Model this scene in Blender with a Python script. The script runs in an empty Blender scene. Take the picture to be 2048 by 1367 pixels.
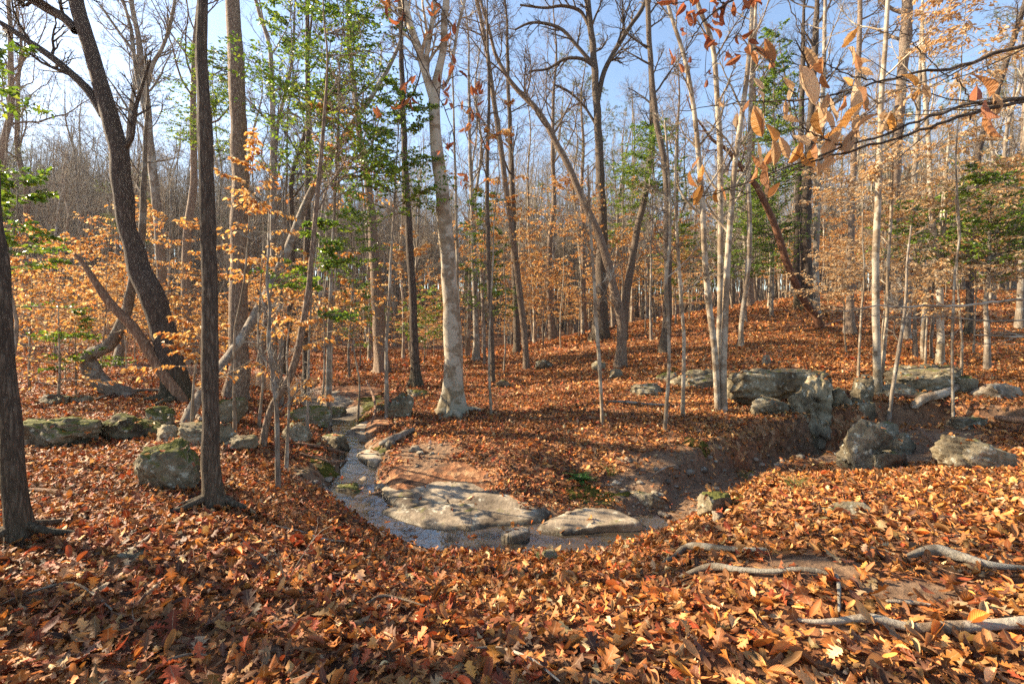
import bpy, math, random
import numpy as np
from mathutils import Matrix, Euler, Vector, noise as mnoise

# ------------------------------------------------------------------ camera, sky, sun, exposure
S = bpy.context.scene
COL = S.collection
F, YH, CZ = 930.0, 650.0, 1.55          # focal length in photo pixels, horizon row, eye height
cam_d = bpy.data.cameras.new('camera')
cam_d.sensor_width = 36.0
cam_d.lens = F / 2048 * 36.0
cam_d.shift_y = -(683.5 - YH) / 2048
cam_d.clip_start = 0.05
cam_d.clip_end = 2000
cam = bpy.data.objects.new('camera', cam_d)
cam.location = (0, 0, CZ)
cam.rotation_euler = (math.pi / 2, 0, 0)
COL.objects.link(cam)
S.camera = cam

SUN_AZ, SUN_EL = math.radians(-76), math.radians(31)     # azimuth from +Y towards +X
world = bpy.data.worlds.new('World')
S.world = world
world.use_nodes = True
nt = world.node_tree
nt.nodes.clear()
sky = nt.nodes.new('ShaderNodeTexSky')
sky.sky_type = 'NISHITA'
sky.sun_disc = False
sky.sun_elevation = SUN_EL
sky.sun_rotation = SUN_AZ
sky.altitude = 100
sky.air_density = 1.0
sky.dust_density = 0.5
sky.ozone_density = 0.2
bg = nt.nodes.new('ShaderNodeBackground')
bg.inputs['Strength'].default_value = 0.088
wo = nt.nodes.new('ShaderNodeOutputWorld')
nt.links.new(sky.outputs[0], bg.inputs[0])
nt.links.new(bg.outputs[0], wo.inputs[0])

sun_d = bpy.data.lights.new('sun', 'SUN')
sun_d.energy = 5.0
sun_d.angle = math.radians(0.5)
sun_d.color = (1.0, 0.82, 0.58)
sun = bpy.data.objects.new('sun', sun_d)
sdir = Vector((math.sin(SUN_AZ) * math.cos(SUN_EL), math.cos(SUN_AZ) * math.cos(SUN_EL), math.sin(SUN_EL)))
sun.rotation_euler = sdir.to_track_quat('Z', 'Y').to_euler()
sun.location = sdir * 60
COL.objects.link(sun)

S.view_settings.view_transform = 'Standard'
S.view_settings.look = 'None'
S.view_settings.exposure = 1.9
S.view_settings.gamma = 1.0
S.view_settings.use_curve_mapping = False
S.cycles.use_denoising = False
S.cycles.max_bounces = 6
S.cycles.sample_clamp_indirect = 3.0
S.cycles.blur_glossy = 1.0
S.cycles.transparent_max_bounces = 8

# ------------------------------------------------------------------ helpers
RNG = np.random.default_rng(7)
random.seed(7)
UP = np.array([0, 0, 1.0])


def P(px, py, D):
    return np.array([(px - 1024) / F * D, D, CZ + (YH - py) / F * D])


def unit(a):
    return a / np.maximum(np.linalg.norm(a, axis=-1, keepdims=True), 1e-9)


def tag(o, label=None, cat=None, group=None, kind=None):
    if label: o['label'] = label
    if cat: o['category'] = cat
    if group: o['group'] = group
    if kind: o['kind'] = kind
    return o


def empty(name, loc, label=None, cat=None, group=None):
    o = bpy.data.objects.new(name, None)
    o.empty_display_size = 0.1
    o.location = loc
    COL.objects.link(o)
    return tag(o, label, cat, group)


def make_mesh(name, parts, mat=None, smooth=True, col=None, uv=None):
    """parts: list of (V (n,3), F (m,k)); one mesh."""
    parts = [p for p in parts if len(p[0])]
    V = np.concatenate([p[0] for p in parts]).astype(np.float32)
    lo, starts, totals, off, ls = [], [], [], 0, 0
    for v, f in parts:
        f = np.asarray(f)
        lo.append((f + off).ravel())
        m, k = f.shape
        starts.append(ls + np.arange(m) * k)
        totals.append(np.full(m, k))
        ls += m * k
        off += len(v)
    lo = np.concatenate(lo).astype(np.int32)
    starts = np.concatenate(starts).astype(np.int32)
    totals = np.concatenate(totals).astype(np.int32)
    me = bpy.data.meshes.new(name)
    me.vertices.add(len(V)); me.vertices.foreach_set('co', V.ravel())
    me.loops.add(len(lo)); me.loops.foreach_set('vertex_index', lo)
    me.polygons.add(len(starts))
    me.polygons.foreach_set('loop_start', starts)
    me.polygons.foreach_set('loop_total', totals)
    me.polygons.foreach_set('use_smooth', np.full(len(starts), smooth, dtype=bool))
    if uv is not None:
        u = me.uv_layers.new(name='UVMap')
        u.data.foreach_set('uv', uv[lo].astype(np.float32).ravel())
    if col is not None:
        a = me.attributes.new('col', 'FLOAT_COLOR', 'POINT')
        c = np.ones((len(V), 4), np.float32); c[:, :col.shape[1]] = col
        a.data.foreach_set('color', c.ravel())
    me.update(calc_edges=True)
    if mat: me.materials.append(mat)
    return me


def put(name, me, parent=None, loc=(0, 0, 0), **kw):
    o = bpy.data.objects.new(name, me)
    o.location = loc
    COL.objects.link(o)
    if parent is not None: o.parent = parent
    return tag(o, **kw)


def tubes(paths, radii, k=4, wob=None):
    """paths (T,n,3), radii (T,n) -> V, quads"""
    paths = np.asarray(paths, float); radii = np.asarray(radii, float)
    T, n, _ = paths.shape
    t = unit(np.gradient(paths, axis=1))
    mt = unit(t.mean(axis=1))
    ref = np.where(np.abs(mt[:, 2:3]) > 0.75, np.array([[1.0, 0, 0]]), UP[None])
    nr = unit(np.cross(t, ref[:, None, :]))
    b = np.cross(t, nr)
    a = np.arange(k) / k * 2 * math.pi
    rr = radii[:, :, None]
    if wob is not None: rr = rr * wob
    ring = paths[:, :, None, :] + rr[..., None] * (np.cos(a)[None, None, :, None] * nr[:, :, None, :] + np.sin(a)[None, None, :, None] * b[:, :, None, :])
    V = ring.reshape(-1, 3)
    i = np.arange(T)[:, None, None] * n * k + np.arange(n - 1)[None, :, None] * k + np.arange(k)[None, None, :]
    j = np.arange(T)[:, None, None] * n * k + np.arange(n - 1)[None, :, None] * k + ((np.arange(k) + 1) % k)[None, None, :]
    Fq = np.stack([i, j, j + k, i + k], -1).reshape(-1, 4)
    return V, Fq


def catmull(pts, m):
    """resample a polyline (n,d) smoothly to m points"""
    pts = np.asarray(pts, float)
    n = len(pts)
    if n < 3:
        s = np.linspace(0, 1, m)[:, None]
        return pts[0] * (1 - s) + pts[-1] * s
    seg = np.linalg.norm(np.diff(pts[:, :3], axis=0), axis=1)
    cum = np.concatenate([[0], np.cumsum(seg)])
    s = np.linspace(0, cum[-1], m)
    i = np.clip(np.searchsorted(cum, s, side='right') - 1, 0, n - 2)
    t = ((s - cum[i]) / np.maximum(seg[i], 1e-9))[:, None]
    p0 = pts[np.maximum(i - 1, 0)]; p1 = pts[i]; p2 = pts[i + 1]; p3 = pts[np.minimum(i + 2, n - 1)]
    return 0.5 * (2 * p1 + (p2 - p0) * t + (2 * p0 - 5 * p1 + 4 * p2 - p3) * t ** 2 + (3 * p1 - p0 - 3 * p2 + p3) * t ** 3)


def grow(rng, st, d, L, r0, n, wig, up, tip=0.35):
    st = np.asarray(st, float); d = unit(np.asarray(d, float))
    T = len(st)
    p = [st]; cur = st.copy()
    for k in range(n):
        cur = cur + d * (L / n)[:, None]
        p.append(cur.copy())
        d = unit(d + rng.normal(0, wig, (T, 3)) + np.asarray(up)[..., None] * UP if np.ndim(up) else d + rng.normal(0, wig, (T, 3)) + up * UP)
    path = np.stack(p, 1)
    rad = r0[:, None] * np.linspace(1, tip, n + 1)[None]
    return path, rad


def children(rng, path, rad, per, t0, t1, ang, Lf, Lpar, rf, rmin):
    """start points / directions for branches off each path"""
    T, n, _ = path.shape
    idx = np.repeat(np.arange(T), per)
    t = np.tile((np.arange(per) + 0.5) / per, T) + rng.uniform(-.5, .5, T * per) / per
    t = t0 + (t1 - t0) * np.clip(t, 0, 1)
    f = t * (n - 1); i = np.minimum(f.astype(int), n - 2); fr = (f - i)[:, None]
    p = path[idx, i] * (1 - fr) + path[idx, i + 1] * fr
    tg = unit(path[idx, i + 1] - path[idx, i])
    r = rad[idx, i]
    v = rng.normal(0, 1, (T * per, 3))
    v = unit(v - (v * tg).sum(1, keepdims=True) * tg)
    a = rng.uniform(ang[0], ang[1], T * per)[:, None]
    d = tg * np.cos(a) + v * np.sin(a)
    L = Lpar[idx] * Lf * rng.uniform(.55, 1.1, T * per) * (1.15 - .6 * t)
    rr = np.maximum(np.minimum(r * rf, r * .85), rmin)
    return p, d, L, rr, idx


# value noise (numpy) ------------------------------------------------
_H = np.random.default_rng(3).uniform(-1, 1, (256, 256))


def vnoise(x, y):
    xi = np.floor(x).astype(int); yi = np.floor(y).astype(int)
    fx = x - xi; fy = y - yi
    fx = fx * fx * (3 - 2 * fx); fy = fy * fy * (3 - 2 * fy)
    a = _H[xi & 255, yi & 255]; b = _H[(xi + 1) & 255, yi & 255]
    c = _H[xi & 255, (yi + 1) & 255]; d = _H[(xi + 1) & 255, (yi + 1) & 255]
    return (a * (1 - fx) + b * fx) * (1 - fy) + (c * (1 - fx) + d * fx) * fy


def sstep(a, b, x):
    t = np.clip((x - a) / (b - a), 0, 1)
    return t * t * (3 - 2 * t)


# ------------------------------------------------------------------ terrain function
CP = """-900 1.3 .02;300 1.3 0;1024 1.3 0;1800 1.3 .04;3000 1.3 .12;
0 2.1 0;1024 2.1 -.05;2048 2.1 .08;35 3.3 0;427 4.05 -.06;600 4.0 -.17;800 4.3 -.56;1000 4.3 -.56;1150 4.25 -.56;1024 3.5 -.34;1024 2.6 -.12;
1300 3.9 -.3;1400 5.0 -.5;1500 5.5 -.4;1600 5.9 -.4;1700 6.1 -.36;1850 6.3 -.3;1600 5.0 -.1;1500 3.7 0;1500 4.6 -.05;1750 5.2 -.1;2000 4.9 0;2048 3.3 .14;
620 6.3 -.35;530 6.6 -.15;480 4.4 -.1;330 6.0 -.05;100 5.9 -.03;130 8 .05;350 9.6 .05;50 8.8 .03;
200 12 0;100 18 0;450 13 0;650 13 -.15;700 10.5 -.27;800 10.3 -.2;832 13.5 -.2;765 17 -.2;
905 9.6 -.2;850 7.7 -.28;850 6.3 -.42;950 5.6 -.68;1180 6.0 -.48;1050 6.6 -.25;1100 8 -.18;1100 10.6 -.05;1100 14.5 .1;940 19 .15;940 26 -.2;
1240 14 .3;1200 23 1.2;1200 30 1.25;1200 40 .8;1200 10.2 .1;1200 8.2 -.15;1330 7.6 -.18;1330 9.8 .05;1330 15.5 .6;1330 26 1.8;
1443 8.6 -.05;1480 15 .85;1480 28 2.7;1480 45 2.6;1545 11.3 .45;1545 9 .05;1500 7.3 -.2;1640 18 1.45;1640 30 3.5;1640 50 3.8;
1755 9.2 .2;1880 11.5 .6;1810 16 1.1;2040 17 1.45;2048 30 3.5;2048 50 5.5;1850 7.6 0;2048 7.6 .1;2048 5.9 -.05;
0 30 .3;0 45 4;0 70 12;0 100 18;300 30 0;300 50 3;300 80 11;600 30 -.2;600 55 2.5;600 90 9;900 40 -.3;900 70 3;900 110 8;
1200 60 1.5;1200 110 6;1600 80 5;1600 120 9;2048 80 9;2048 120 13;
-900 4 .02;-900 10 .2;-900 20 .5;-900 40 3;-900 80 10;-900 120 16;3000 3 .2;3000 8 .4;3000 20 2.2;3000 50 7;3000 110 15;
0 250 26;1024 250 18;2048 250 24;-900 250 26;3000 250 26"""
CP = np.array([[float(q) for q in s.split()] for s in CP.replace('\n', '').split(';') if s.strip()])
_u = np.arctan((CP[:, 0] - 1024) / F) * 2.2; _v = np.log(CP[:, 1]) * 1.6
def _phi(r2): return 0.5 * r2 * np.log(np.maximum(r2, 1e-12))
_n = len(CP)
_K = _phi((_u[:, None] - _u) ** 2 + (_v[:, None] - _v) ** 2) + np.eye(_n) * 0.01
_A = np.zeros((_n + 3, _n + 3)); _A[:_n, :_n] = _K
_A[:_n, _n] = 1; _A[:_n, _n + 1] = _u; _A[:_n, _n + 2] = _v; _A[_n:, :_n] = _A[:_n, _n:].T
# height is interpolated as a share of distance, so that far points do not swamp near ones
_scale = 1 + CP[:, 1] / 12
_W = np.linalg.solve(_A, np.concatenate([CP[:, 2] / _scale, np.zeros(3)]))


def tps(x, y):
    D = np.maximum(y, 1.25)
    u = np.arctan(np.clip(x / D, -2.2, 2.2)) * 2.2; v = np.log(D) * 1.6
    out = np.zeros(len(x))
    for s in range(0, len(x), 20000):
        e = slice(s, s + 20000)
        r2 = (u[e, None] - _u) ** 2 + (v[e, None] - _v) ** 2
        out[e] = _phi(r2) @ _W[:_n] + _W[_n] + _W[_n + 1] * u[e] + _W[_n + 2] * v[e]
    return out * (1 + D / 12)


def from_level(px, py, z):
    D = (CZ - z) * F / (py - YH)
    return [(px - 1024) / F * D, D, z]


CREEK = np.array([from_level(*q[:3]) + [q[3]] for q in [
    (1340, 1046, -.66, .10), (1240, 1062, -.66, .16), (1130, 1072, -.66, .2), (1000, 1066, -.655, .22), (900, 1060, -.65, .24), (800, 1040, -.64, .13),
    (738, 1012, -.62, .1), (700, 976, -.58, .17), (718, 945, -.53, .1), (705, 905, -.48, .07), (690, 868, -.43, .08), (690, 838, -.4, .13),
    (640, 808, -.36, .25), (570, 782, -.33, .6), (510, 765, -.3, .9), (430, 748, -.27, 1.0), (300, 735, -.25, 1.0)]])
GULLY = np.array([from_level(*q[:3]) + [q[3]] for q in [
    (1340, 1035, -.64, .2), (1400, 990, -.62, .3), (1500, 950, -.66, .28), (1640, 925, -.74, .3), (1760, 915, -.72, .3), (1900, 905, -.66, .3), (2080, 900, -.42, .3), (2500, 880, -.2, .3)]])


def poly_near(pl, x, y):
    """distance to a polyline, interpolated level and half width there"""
    bd = np.full(len(x), 1e9); bl = np.zeros(len(x)); bw = np.zeros(len(x))
    for a, b in zip(pl[:-1], pl[1:]):
        ab = b[:2] - a[:2]
        t = np.clip(((x - a[0]) * ab[0] + (y - a[1]) * ab[1]) / (ab @ ab), 0, 1)
        d = np.hypot(x - a[0] - t * ab[0], y - a[1] - t * ab[1])
        m = d < bd
        bd = np.where(m, d, bd); bl = np.where(m, a[2] + t * (b[2] - a[2]), bl); bw = np.where(m, a[3] + t * (b[3] - a[3]), bw)
    return bd, bl, bw


def terr(x, y):
    x = np.atleast_1d(np.asarray(x, float)); y = np.atleast_1d(np.asarray(y, float))
    z = tps(x, y)
    z = z + .035 * vnoise(x * 1.1 + 7, y * 1.1) + .015 * vnoise(x * 3.1, y * 3.1 + 9) + .012 * np.maximum(np.hypot(x, y) - 12, 0) * .35 * vnoise(x * .22, y * .22)
    near = (y > 3) & (y < 30) & (np.abs(x) < 18)
    if near.any():
        xs, ys, zs = x[near], y[near], z[near]
        d, l, w = poly_near(CREEK, xs, ys)
        w = w * (1 + .35 * vnoise(xs * 2.3, ys * 2.3))
        k = sstep(0, 1, (d - w) / (.26 + .03 * ys))
        zs = np.minimum(zs, 99) * k + (l - .07 - .05 * sstep(0, 1, 1 - d / np.maximum(w, .01))) * (1 - k)
        d, l, w = poly_near(GULLY, xs, ys)
        w = w * (1 + .4 * vnoise(xs * 2.7 + 4, ys * 2.7))
        k = sstep(0, 1, (d - w) / .24)
        zs = np.where(zs > l - .05, zs * k + (l - .05) * (1 - k), zs)
        z[near] = zs
    return z


def terr1(x, y): return float(terr([x], [y])[0])


def hit(px, py, lo=1.2, hi=60):
    """first point of the ground along the ray through a photo pixel"""
    D = np.exp(np.linspace(math.log(lo), math.log(hi), 900))
    x = (px - 1024) / F * D; z = CZ + (YH - py) / F * D
    g = terr(x, D)
    m = np.nonzero(z <= g)[0]
    return float(D[m[0]]) if len(m) else None


# ------------------------------------------------------------------ materials
def new_mat(name):
    m = bpy.data.materials.new(name); m.use_nodes = True
    t = m.node_tree; t.nodes.clear()
    return m, t, t.nodes, t.links


def ramp(N, stops):
    r = N.new('ShaderNodeValToRGB')
    e = r.color_ramp.elements
    while len(e) < len(stops): e.new(.5)
    for q, (p, c) in zip(e, stops):
        q.position = p; q.color = (*c, 1) if len(c) == 3 else c
    return r


def node(N, kind, **kw):
    n = N.new(kind)
    for k, v in kw.items():
        if k in n.inputs.keys(): n.inputs[k].default_value = v
        else: setattr(n, k, v)
    return n


def mixc(N, L, fac, a, b, mode='MIX'):
    m = N.new('ShaderNodeMix'); m.data_type = 'RGBA'; m.blend_type = mode
    for s, v in ((0, fac), (6, a), (7, b)):
        if hasattr(v, 'is_linked') or isinstance(v, bpy.types.NodeSocket): L.new(v, m.inputs[s])
        else: m.inputs[s].default_value = v if s == 0 else (*v, 1)
    return m.outputs[2]


def mth(N, L, op, a, b=None, c=None):
    m = N.new('ShaderNodeMath'); m.operation = op
    for i, v in enumerate((a, b, c)):
        if v is None: continue
        if isinstance(v, bpy.types.NodeSocket): L.new(v, m.inputs[i])
        else: m.inputs[i].default_value = v
    return m.outputs[0]


def bark(name, c1, c2, c3=None, ridge=0.5, sc=9.0, stretch=.16, patch=.0, patch_col=(.45, .44, .4), moss=.0, bump=.6):
    m, t, N, L = new_mat(name)
    tc = N.new('ShaderNodeTexCoord')
    mp = N.new('ShaderNodeMapping'); mp.inputs['Scale'].default_value = (sc, sc, sc * stretch)
    L.new(tc.outputs['Object'], mp.inputs[0])
    n1 = node(N, 'ShaderNodeTexNoise', Scale=1.6, Detail=7, Roughness=.65); L.new(mp.outputs[0], n1.inputs['Vector'])
    wrp = node(N, 'ShaderNodeVectorMath', operation='MULTIPLY_ADD'); L.new(n1.outputs['Color'], wrp.inputs[0]); wrp.inputs[1].default_value = (1.3, 1.3, 1.3); L.new(mp.outputs[0], wrp.inputs[2])
    vo = node(N, 'ShaderNodeTexVoronoi', feature='DISTANCE_TO_EDGE', Scale=1.5); L.new(wrp.outputs[0], vo.inputs['Vector'])
    crack = ramp(N, [(0, (0, 0, 0)), (.4, (1, 1, 1))]); L.new(vo.outputs['Distance'], crack.inputs[0])
    h = mth(N, L, 'MULTIPLY_ADD', crack.outputs[0], ridge, mth(N, L, 'MULTIPLY', n1.outputs[0], 1 - ridge * .5))
    r = ramp(N, [(.25, c1), (.62, c2), (.95, c3 or c2)]); L.new(h, r.inputs[0])
    fine = node(N, 'ShaderNodeTexNoise', Scale=7, Detail=6, Roughness=.75); L.new(mp.outputs[0], fine.inputs['Vector'])
    h = mth(N, L, 'MULTIPLY_ADD', mth(N, L, 'SUBTRACT', fine.outputs[0], .5), .55, h)
    n2 = node(N, 'ShaderNodeTexNoise', Scale=3.3, Detail=5, Roughness=.6); L.new(tc.outputs['Object'], n2.inputs['Vector'])
    col = r.outputs[0]
    if patch:
        k = ramp(N, [(.56 - patch * .2, (0, 0, 0)), (.62 - patch * .2, (1, 1, 1))]); L.new(n2.outputs[0], k.inputs[0])
        n3 = node(N, 'ShaderNodeTexNoise', Scale=30, Detail=3); L.new(tc.outputs['Object'], n3.inputs['Vector'])
        kk = mth(N, L, 'MULTIPLY', k.outputs[0], mth(N, L, 'MULTIPLY_ADD', n3.outputs[0], .8, .35))
        col = mixc(N, L, kk, col, patch_col)
    if moss:
        n4 = node(N, 'ShaderNodeTexNoise', Scale=5, Detail=5); L.new(tc.outputs['Object'], n4.inputs['Vector'])
        sx = N.new('ShaderNodeSeparateXYZ'); L.new(tc.outputs['Object'], sx.inputs[0])
        low = mth(N, L, 'MULTIPLY_ADD', sx.outputs[2], -1.1, .95)
        k = mth(N, L, 'MULTIPLY', mth(N, L, 'MAXIMUM', mth(N, L, 'MINIMUM', mth(N, L, 'MULTIPLY', low, n4.outputs[0]), 1), 0), moss)
        col = mixc(N, L, k, col, (.08, .09, .02))
    oi = N.new('ShaderNodeObjectInfo')
    hv = N.new('ShaderNodeHueSaturation'); L.new(col, hv.inputs['Color']); L.new(mth(N, L, 'MULTIPLY_ADD', oi.outputs['Random'], .35, .82), hv.inputs['Value'])
    b = N.new('ShaderNodeBsdfPrincipled'); b.inputs['Roughness'].default_value = .85; b.inputs['Specular IOR Level'].default_value = .25
    L.new(hv.outputs[0], b.inputs['Base Color'])
    bu = node(N, 'ShaderNodeBump', Strength=bump, Distance=.03); L.new(h, bu.inputs['Height']); L.new(bu.outputs[0], b.inputs['Normal'])
    o = N.new('ShaderNodeOutputMaterial'); L.new(b.outputs[0], o.inputs[0])
    return m


BARK = {
    'beech': bark('beech_bark', (.11, .08, .05), (.28, .215, .145), (.37, .30, .215), ridge=.12, sc=7, stretch=1.5, patch=.5, patch_col=(.45, .40, .315), moss=.6, bump=.35),
    'pale': bark('pale_bark', (.10, .072, .045), (.22, .165, .11), (.29, .225, .155), ridge=.2, sc=9, stretch=.7, patch=.4, patch_col=(.37, .325, .25), bump=.35),
    'oak': bark('oak_bark', (.05, .036, .027), (.15, .112, .08), (.21, .165, .12), ridge=.6, sc=24, stretch=.16, moss=.25, bump=1.0),
    'pine': bark('pine_bark', (.07, .045, .03), (.25, .18, .125), (.36, .28, .2), ridge=.5, sc=18, stretch=.3, bump=.8),
    'dark': bark('dark_bark', (.03, .022, .018), (.095, .07, .052), (.16, .125, .095), ridge=.5, sc=16, stretch=.2, moss=.5, bump=.8),
    'red': bark('red_bark', (.06, .028, .016), (.16, .072, .038), (.23, .11, .06), ridge=.3, sc=10, stretch=.3, bump=.4),
    'grey': bark('grey_bark', (.09, .07, .05), (.22, .175, .13), (.30, .25, .195), ridge=.35, sc=14, stretch=.22, patch=.2, patch_col=(.33, .31, .26), bump=.5),
    'dead': bark('dead_wood', (.09, .05, .03), (.26, .15, .09), (.38, .26, .17), ridge=.5, sc=14, stretch=.06, bump=.9),
    'peeled': bark('peeled_wood', (.14, .09, .055), (.28, .21, .14), (.38, .305, .22), ridge=.3, sc=9, stretch=.3, patch=.3, patch_col=(.44, .39, .31), bump=.9),
    'root': bark('root_bark', (.10, .075, .05), (.22, .18, .13), (.31, .26, .195), ridge=.2, sc=12, stretch=.8, patch=.3, patch_col=(.34, .31, .25), bump=.9),
}


def leaf_shader(name, src, trans=.42, rough=.5, spec=.3, veins=False):
    m, t, N, L = new_mat(name)
    at = N.new('ShaderNodeAttribute')
    if src == 'inst':
        at.attribute_type = 'INSTANCER'; at.attribute_name = 'leafcol'
    else:
        at.attribute_name = 'col'
    col = at.outputs['Color']
    if veins:
        uv = N.new('ShaderNodeUVMap'); sp = N.new('ShaderNodeSeparateXYZ'); L.new(uv.outputs[0], sp.inputs[0])
        au = mth(N, L, 'ABSOLUTE', mth(N, L, 'SUBTRACT', sp.outputs[0], .5))
        st = mth(N, L, 'SINE', mth(N, L, 'MULTIPLY', mth(N, L, 'SUBTRACT', sp.outputs[1], mth(N, L, 'MULTIPLY', au, .55)), 75.0))
        vv = mth(N, L, 'MULTIPLY_ADD', st, .5, .5)
        mid = mth(N, L, 'LESS_THAN', au, .035)
        tc = N.new('ShaderNodeTexCoord')
        ns = node(N, 'ShaderNodeTexNoise', Scale=28, Detail=4, Roughness=.7); L.new(tc.outputs['Object'], ns.inputs['Vector'])
        hv = N.new('ShaderNodeHueSaturation'); L.new(col, hv.inputs['Color'])
        L.new(mth(N, L, 'ADD', mth(N, L, 'MULTIPLY_ADD', vv, .16, .42), mth(N, L, 'MULTIPLY', ns.outputs[0], 1.0)), hv.inputs['Value'])
        col = mixc(N, L, mth(N, L, 'MULTIPLY', mid, .5), hv.outputs[0], (.42, .27, .14))
        hgt = mth(N, L, 'ADD', mth(N, L, 'MULTIPLY', vv, .4), mth(N, L, 'MULTIPLY', ns.outputs[0], .4))
    b = N.new('ShaderNodeBsdfPrincipled'); b.inputs['Roughness'].default_value = rough; b.inputs['Specular IOR Level'].default_value = spec
    L.new(col, b.inputs['Base Color'])
    tr = N.new('ShaderNodeBsdfTranslucent'); L.new(col, tr.inputs[0])
    if veins:
        bu = node(N, 'ShaderNodeBump', Strength=.35, Distance=.004); L.new(hgt, bu.inputs['Height']); L.new(bu.outputs[0], b.inputs['Normal'])
    mx = N.new('ShaderNodeMixShader'); mx.inputs[0].default_value = trans
    L.new(b.outputs[0], mx.inputs[1]); L.new(tr.outputs[0], mx.inputs[2])
    o = N.new('ShaderNodeOutputMaterial'); L.new(mx.outputs[0], o.inputs[0])
    return m


M_FOL = leaf_shader('dry_foliage', 'col', .5, .55, .25)
M_HOLLY = leaf_shader('evergreen_foliage', 'col', .4, .35, .4)
M_LIT = leaf_shader('fallen_leaf', 'inst', .22, .55, .3, veins=True)
M_HANG = leaf_shader('hanging_leaf', 'inst', .5, .5, .3, veins=True)


def rock_mat(name, c1, c2, c3, moss=.5, mossc=(.09, .10, .018), bstr=1.0, wet=False):
    m, t, N, L = new_mat(name)
    tc = N.new('ShaderNodeTexCoord')
    ge = N.new('ShaderNodeNewGeometry')
    a = node(N, 'ShaderNodeTexNoise', Scale=3.2, Detail=9, Roughness=.68); L.new(ge.outputs['Position'], a.inputs['Vector'])
    b_ = node(N, 'ShaderNodeTexNoise', Scale=26, Detail=6, Roughness=.7); L.new(ge.outputs['Position'], b_.inputs['Vector'])
    r = ramp(N, [(.3, c1), (.52, c2), (.72, c3)]); L.new(a.outputs[0], r.inputs[0])
    oi = N.new('ShaderNodeObjectInfo'); st_ = node(N, 'ShaderNodeTexNoise', Scale=1.7, Detail=5, Roughness=.6); L.new(ge.outputs['Position'], st_.inputs['Vector']); stn = ramp(N, [(.36, (.33, .31, .3)), (.54, (1, 1, 1))]); L.new(st_.outputs[0], stn.inputs[0])
    hv = N.new('ShaderNodeHueSaturation'); L.new(mixc(N, L, 1.0, r.outputs[0], stn.outputs[0], 'MULTIPLY'), hv.inputs['Color']); L.new(mth(N, L, 'ADD', mth(N, L, 'MULTIPLY_ADD', b_.outputs[0], 1.7, .05), mth(N, L, 'MULTIPLY', oi.outputs['Random'], .35)), hv.inputs['Value'])
    v = node(N, 'ShaderNodeTexVoronoi', Scale=8)
    w = node(N, 'ShaderNodeVectorMath', operation='MULTIPLY_ADD'); L.new(a.outputs['Color'], w.inputs[0]); w.inputs[1].default_value = (.6,) * 3; L.new(ge.outputs['Position'], w.inputs[2])
    L.new(w.outputs[0], v.inputs['Vector'])
    li = ramp(N, [(.2, (1, 1, 1)), (.3, (0, 0, 0))]); L.new(v.outputs['Distance'], li.inputs[0])
    sel = mth(N, L, 'GREATER_THAN', a.outputs[0], .47)
    col = mixc(N, L, mth(N, L, 'MULTIPLY', mth(N, L, 'MULTIPLY', li.outputs[0], sel), .7), hv.outputs[0], (.46, .45, .36))
    sp = N.new('ShaderNodeSeparateXYZ'); L.new(ge.outputs['Normal'], sp.inputs[0])
    n4 = node(N, 'ShaderNodeTexNoise', Scale=4.5, Detail=6, Roughness=.7); L.new(ge.outputs['Position'], n4.inputs['Vector'])
    k = mth(N, L, 'ADD', mth(N, L, 'MULTIPLY', sp.outputs[2], .32), mth(N, L, 'MULTIPLY', n4.outputs[0], 1.0))
    kr = ramp(N, [(.98 - moss * .45, (0, 0, 0)), (1.1 - moss * .45, (1, 1, 1))]); L.new(k, kr.inputs[0])
    n5 = node(N, 'ShaderNodeTexNoise', Scale=60, Detail=3); L.new(ge.outputs['Position'], n5.inputs['Vector'])
    mc = ramp(N, [(.3, (mossc[0] * .5, mossc[1] * .5, mossc[2])), (.7, (mossc[0] * 1.7, mossc[1] * 1.5, mossc[2] * 1.4))]); L.new(n5.outputs[0], mc.inputs[0])
    col = mixc(N, L, kr.outputs[0], col, mc.outputs[0])
    b = N.new('ShaderNodeBsdfPrincipled'); b.inputs['Roughness'].default_value = .88; b.inputs['Specular IOR Level'].default_value = .25
    if wet:
        wa = N.new('ShaderNodeAttribute'); wa.attribute_name = 'col'
        ws = N.new('ShaderNodeSeparateColor'); L.new(wa.outputs['Color'], ws.inputs[0])
        wk = mth(N, L, 'MULTIPLY', ws.outputs[0], mth(N, L, 'MULTIPLY_ADD', n4.outputs[0], 1.2, .3))
        wk = mth(N, L, 'MINIMUM', wk, 1.0)
        col = mixc(N, L, wk, col, mixc(N, L, 1.0, col, (.36, .33, .24), 'MULTIPLY'))
        L.new(mth(N, L, 'MULTIPLY_ADD', wk, -.5, .88), b.inputs['Roughness'])
    L.new(col, b.inputs['Base Color'])
    hh = mth(N, L, 'ADD', mth(N, L, 'MULTIPLY', a.outputs[0], 1.0), mth(N, L, 'MULTIPLY', b_.outputs[0], .35))
    bu = node(N, 'ShaderNodeBump', Strength=bstr, Distance=.06); L.new(hh, bu.inputs['Height']); L.new(bu.outputs[0], b.inputs['Normal'])
    o = N.new('ShaderNodeOutputMaterial'); L.new(b.outputs[0], o.inputs[0])
    return m


M_ROCK = rock_mat('lichen_rock', (.10, .08, .05), (.21, .172, .108), (.33, .275, .185), moss=.38)
M_ROCKM = rock_mat('mossy_rock', (.10, .08, .05), (.20, .165, .105), (.30, .255, .18), moss=.78)
M_SLAB = rock_mat('creek_granite', (.16, .12, .08), (.28, .225, .16), (.38, .315, .23), moss=.16, bstr=.5, wet=True)


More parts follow.
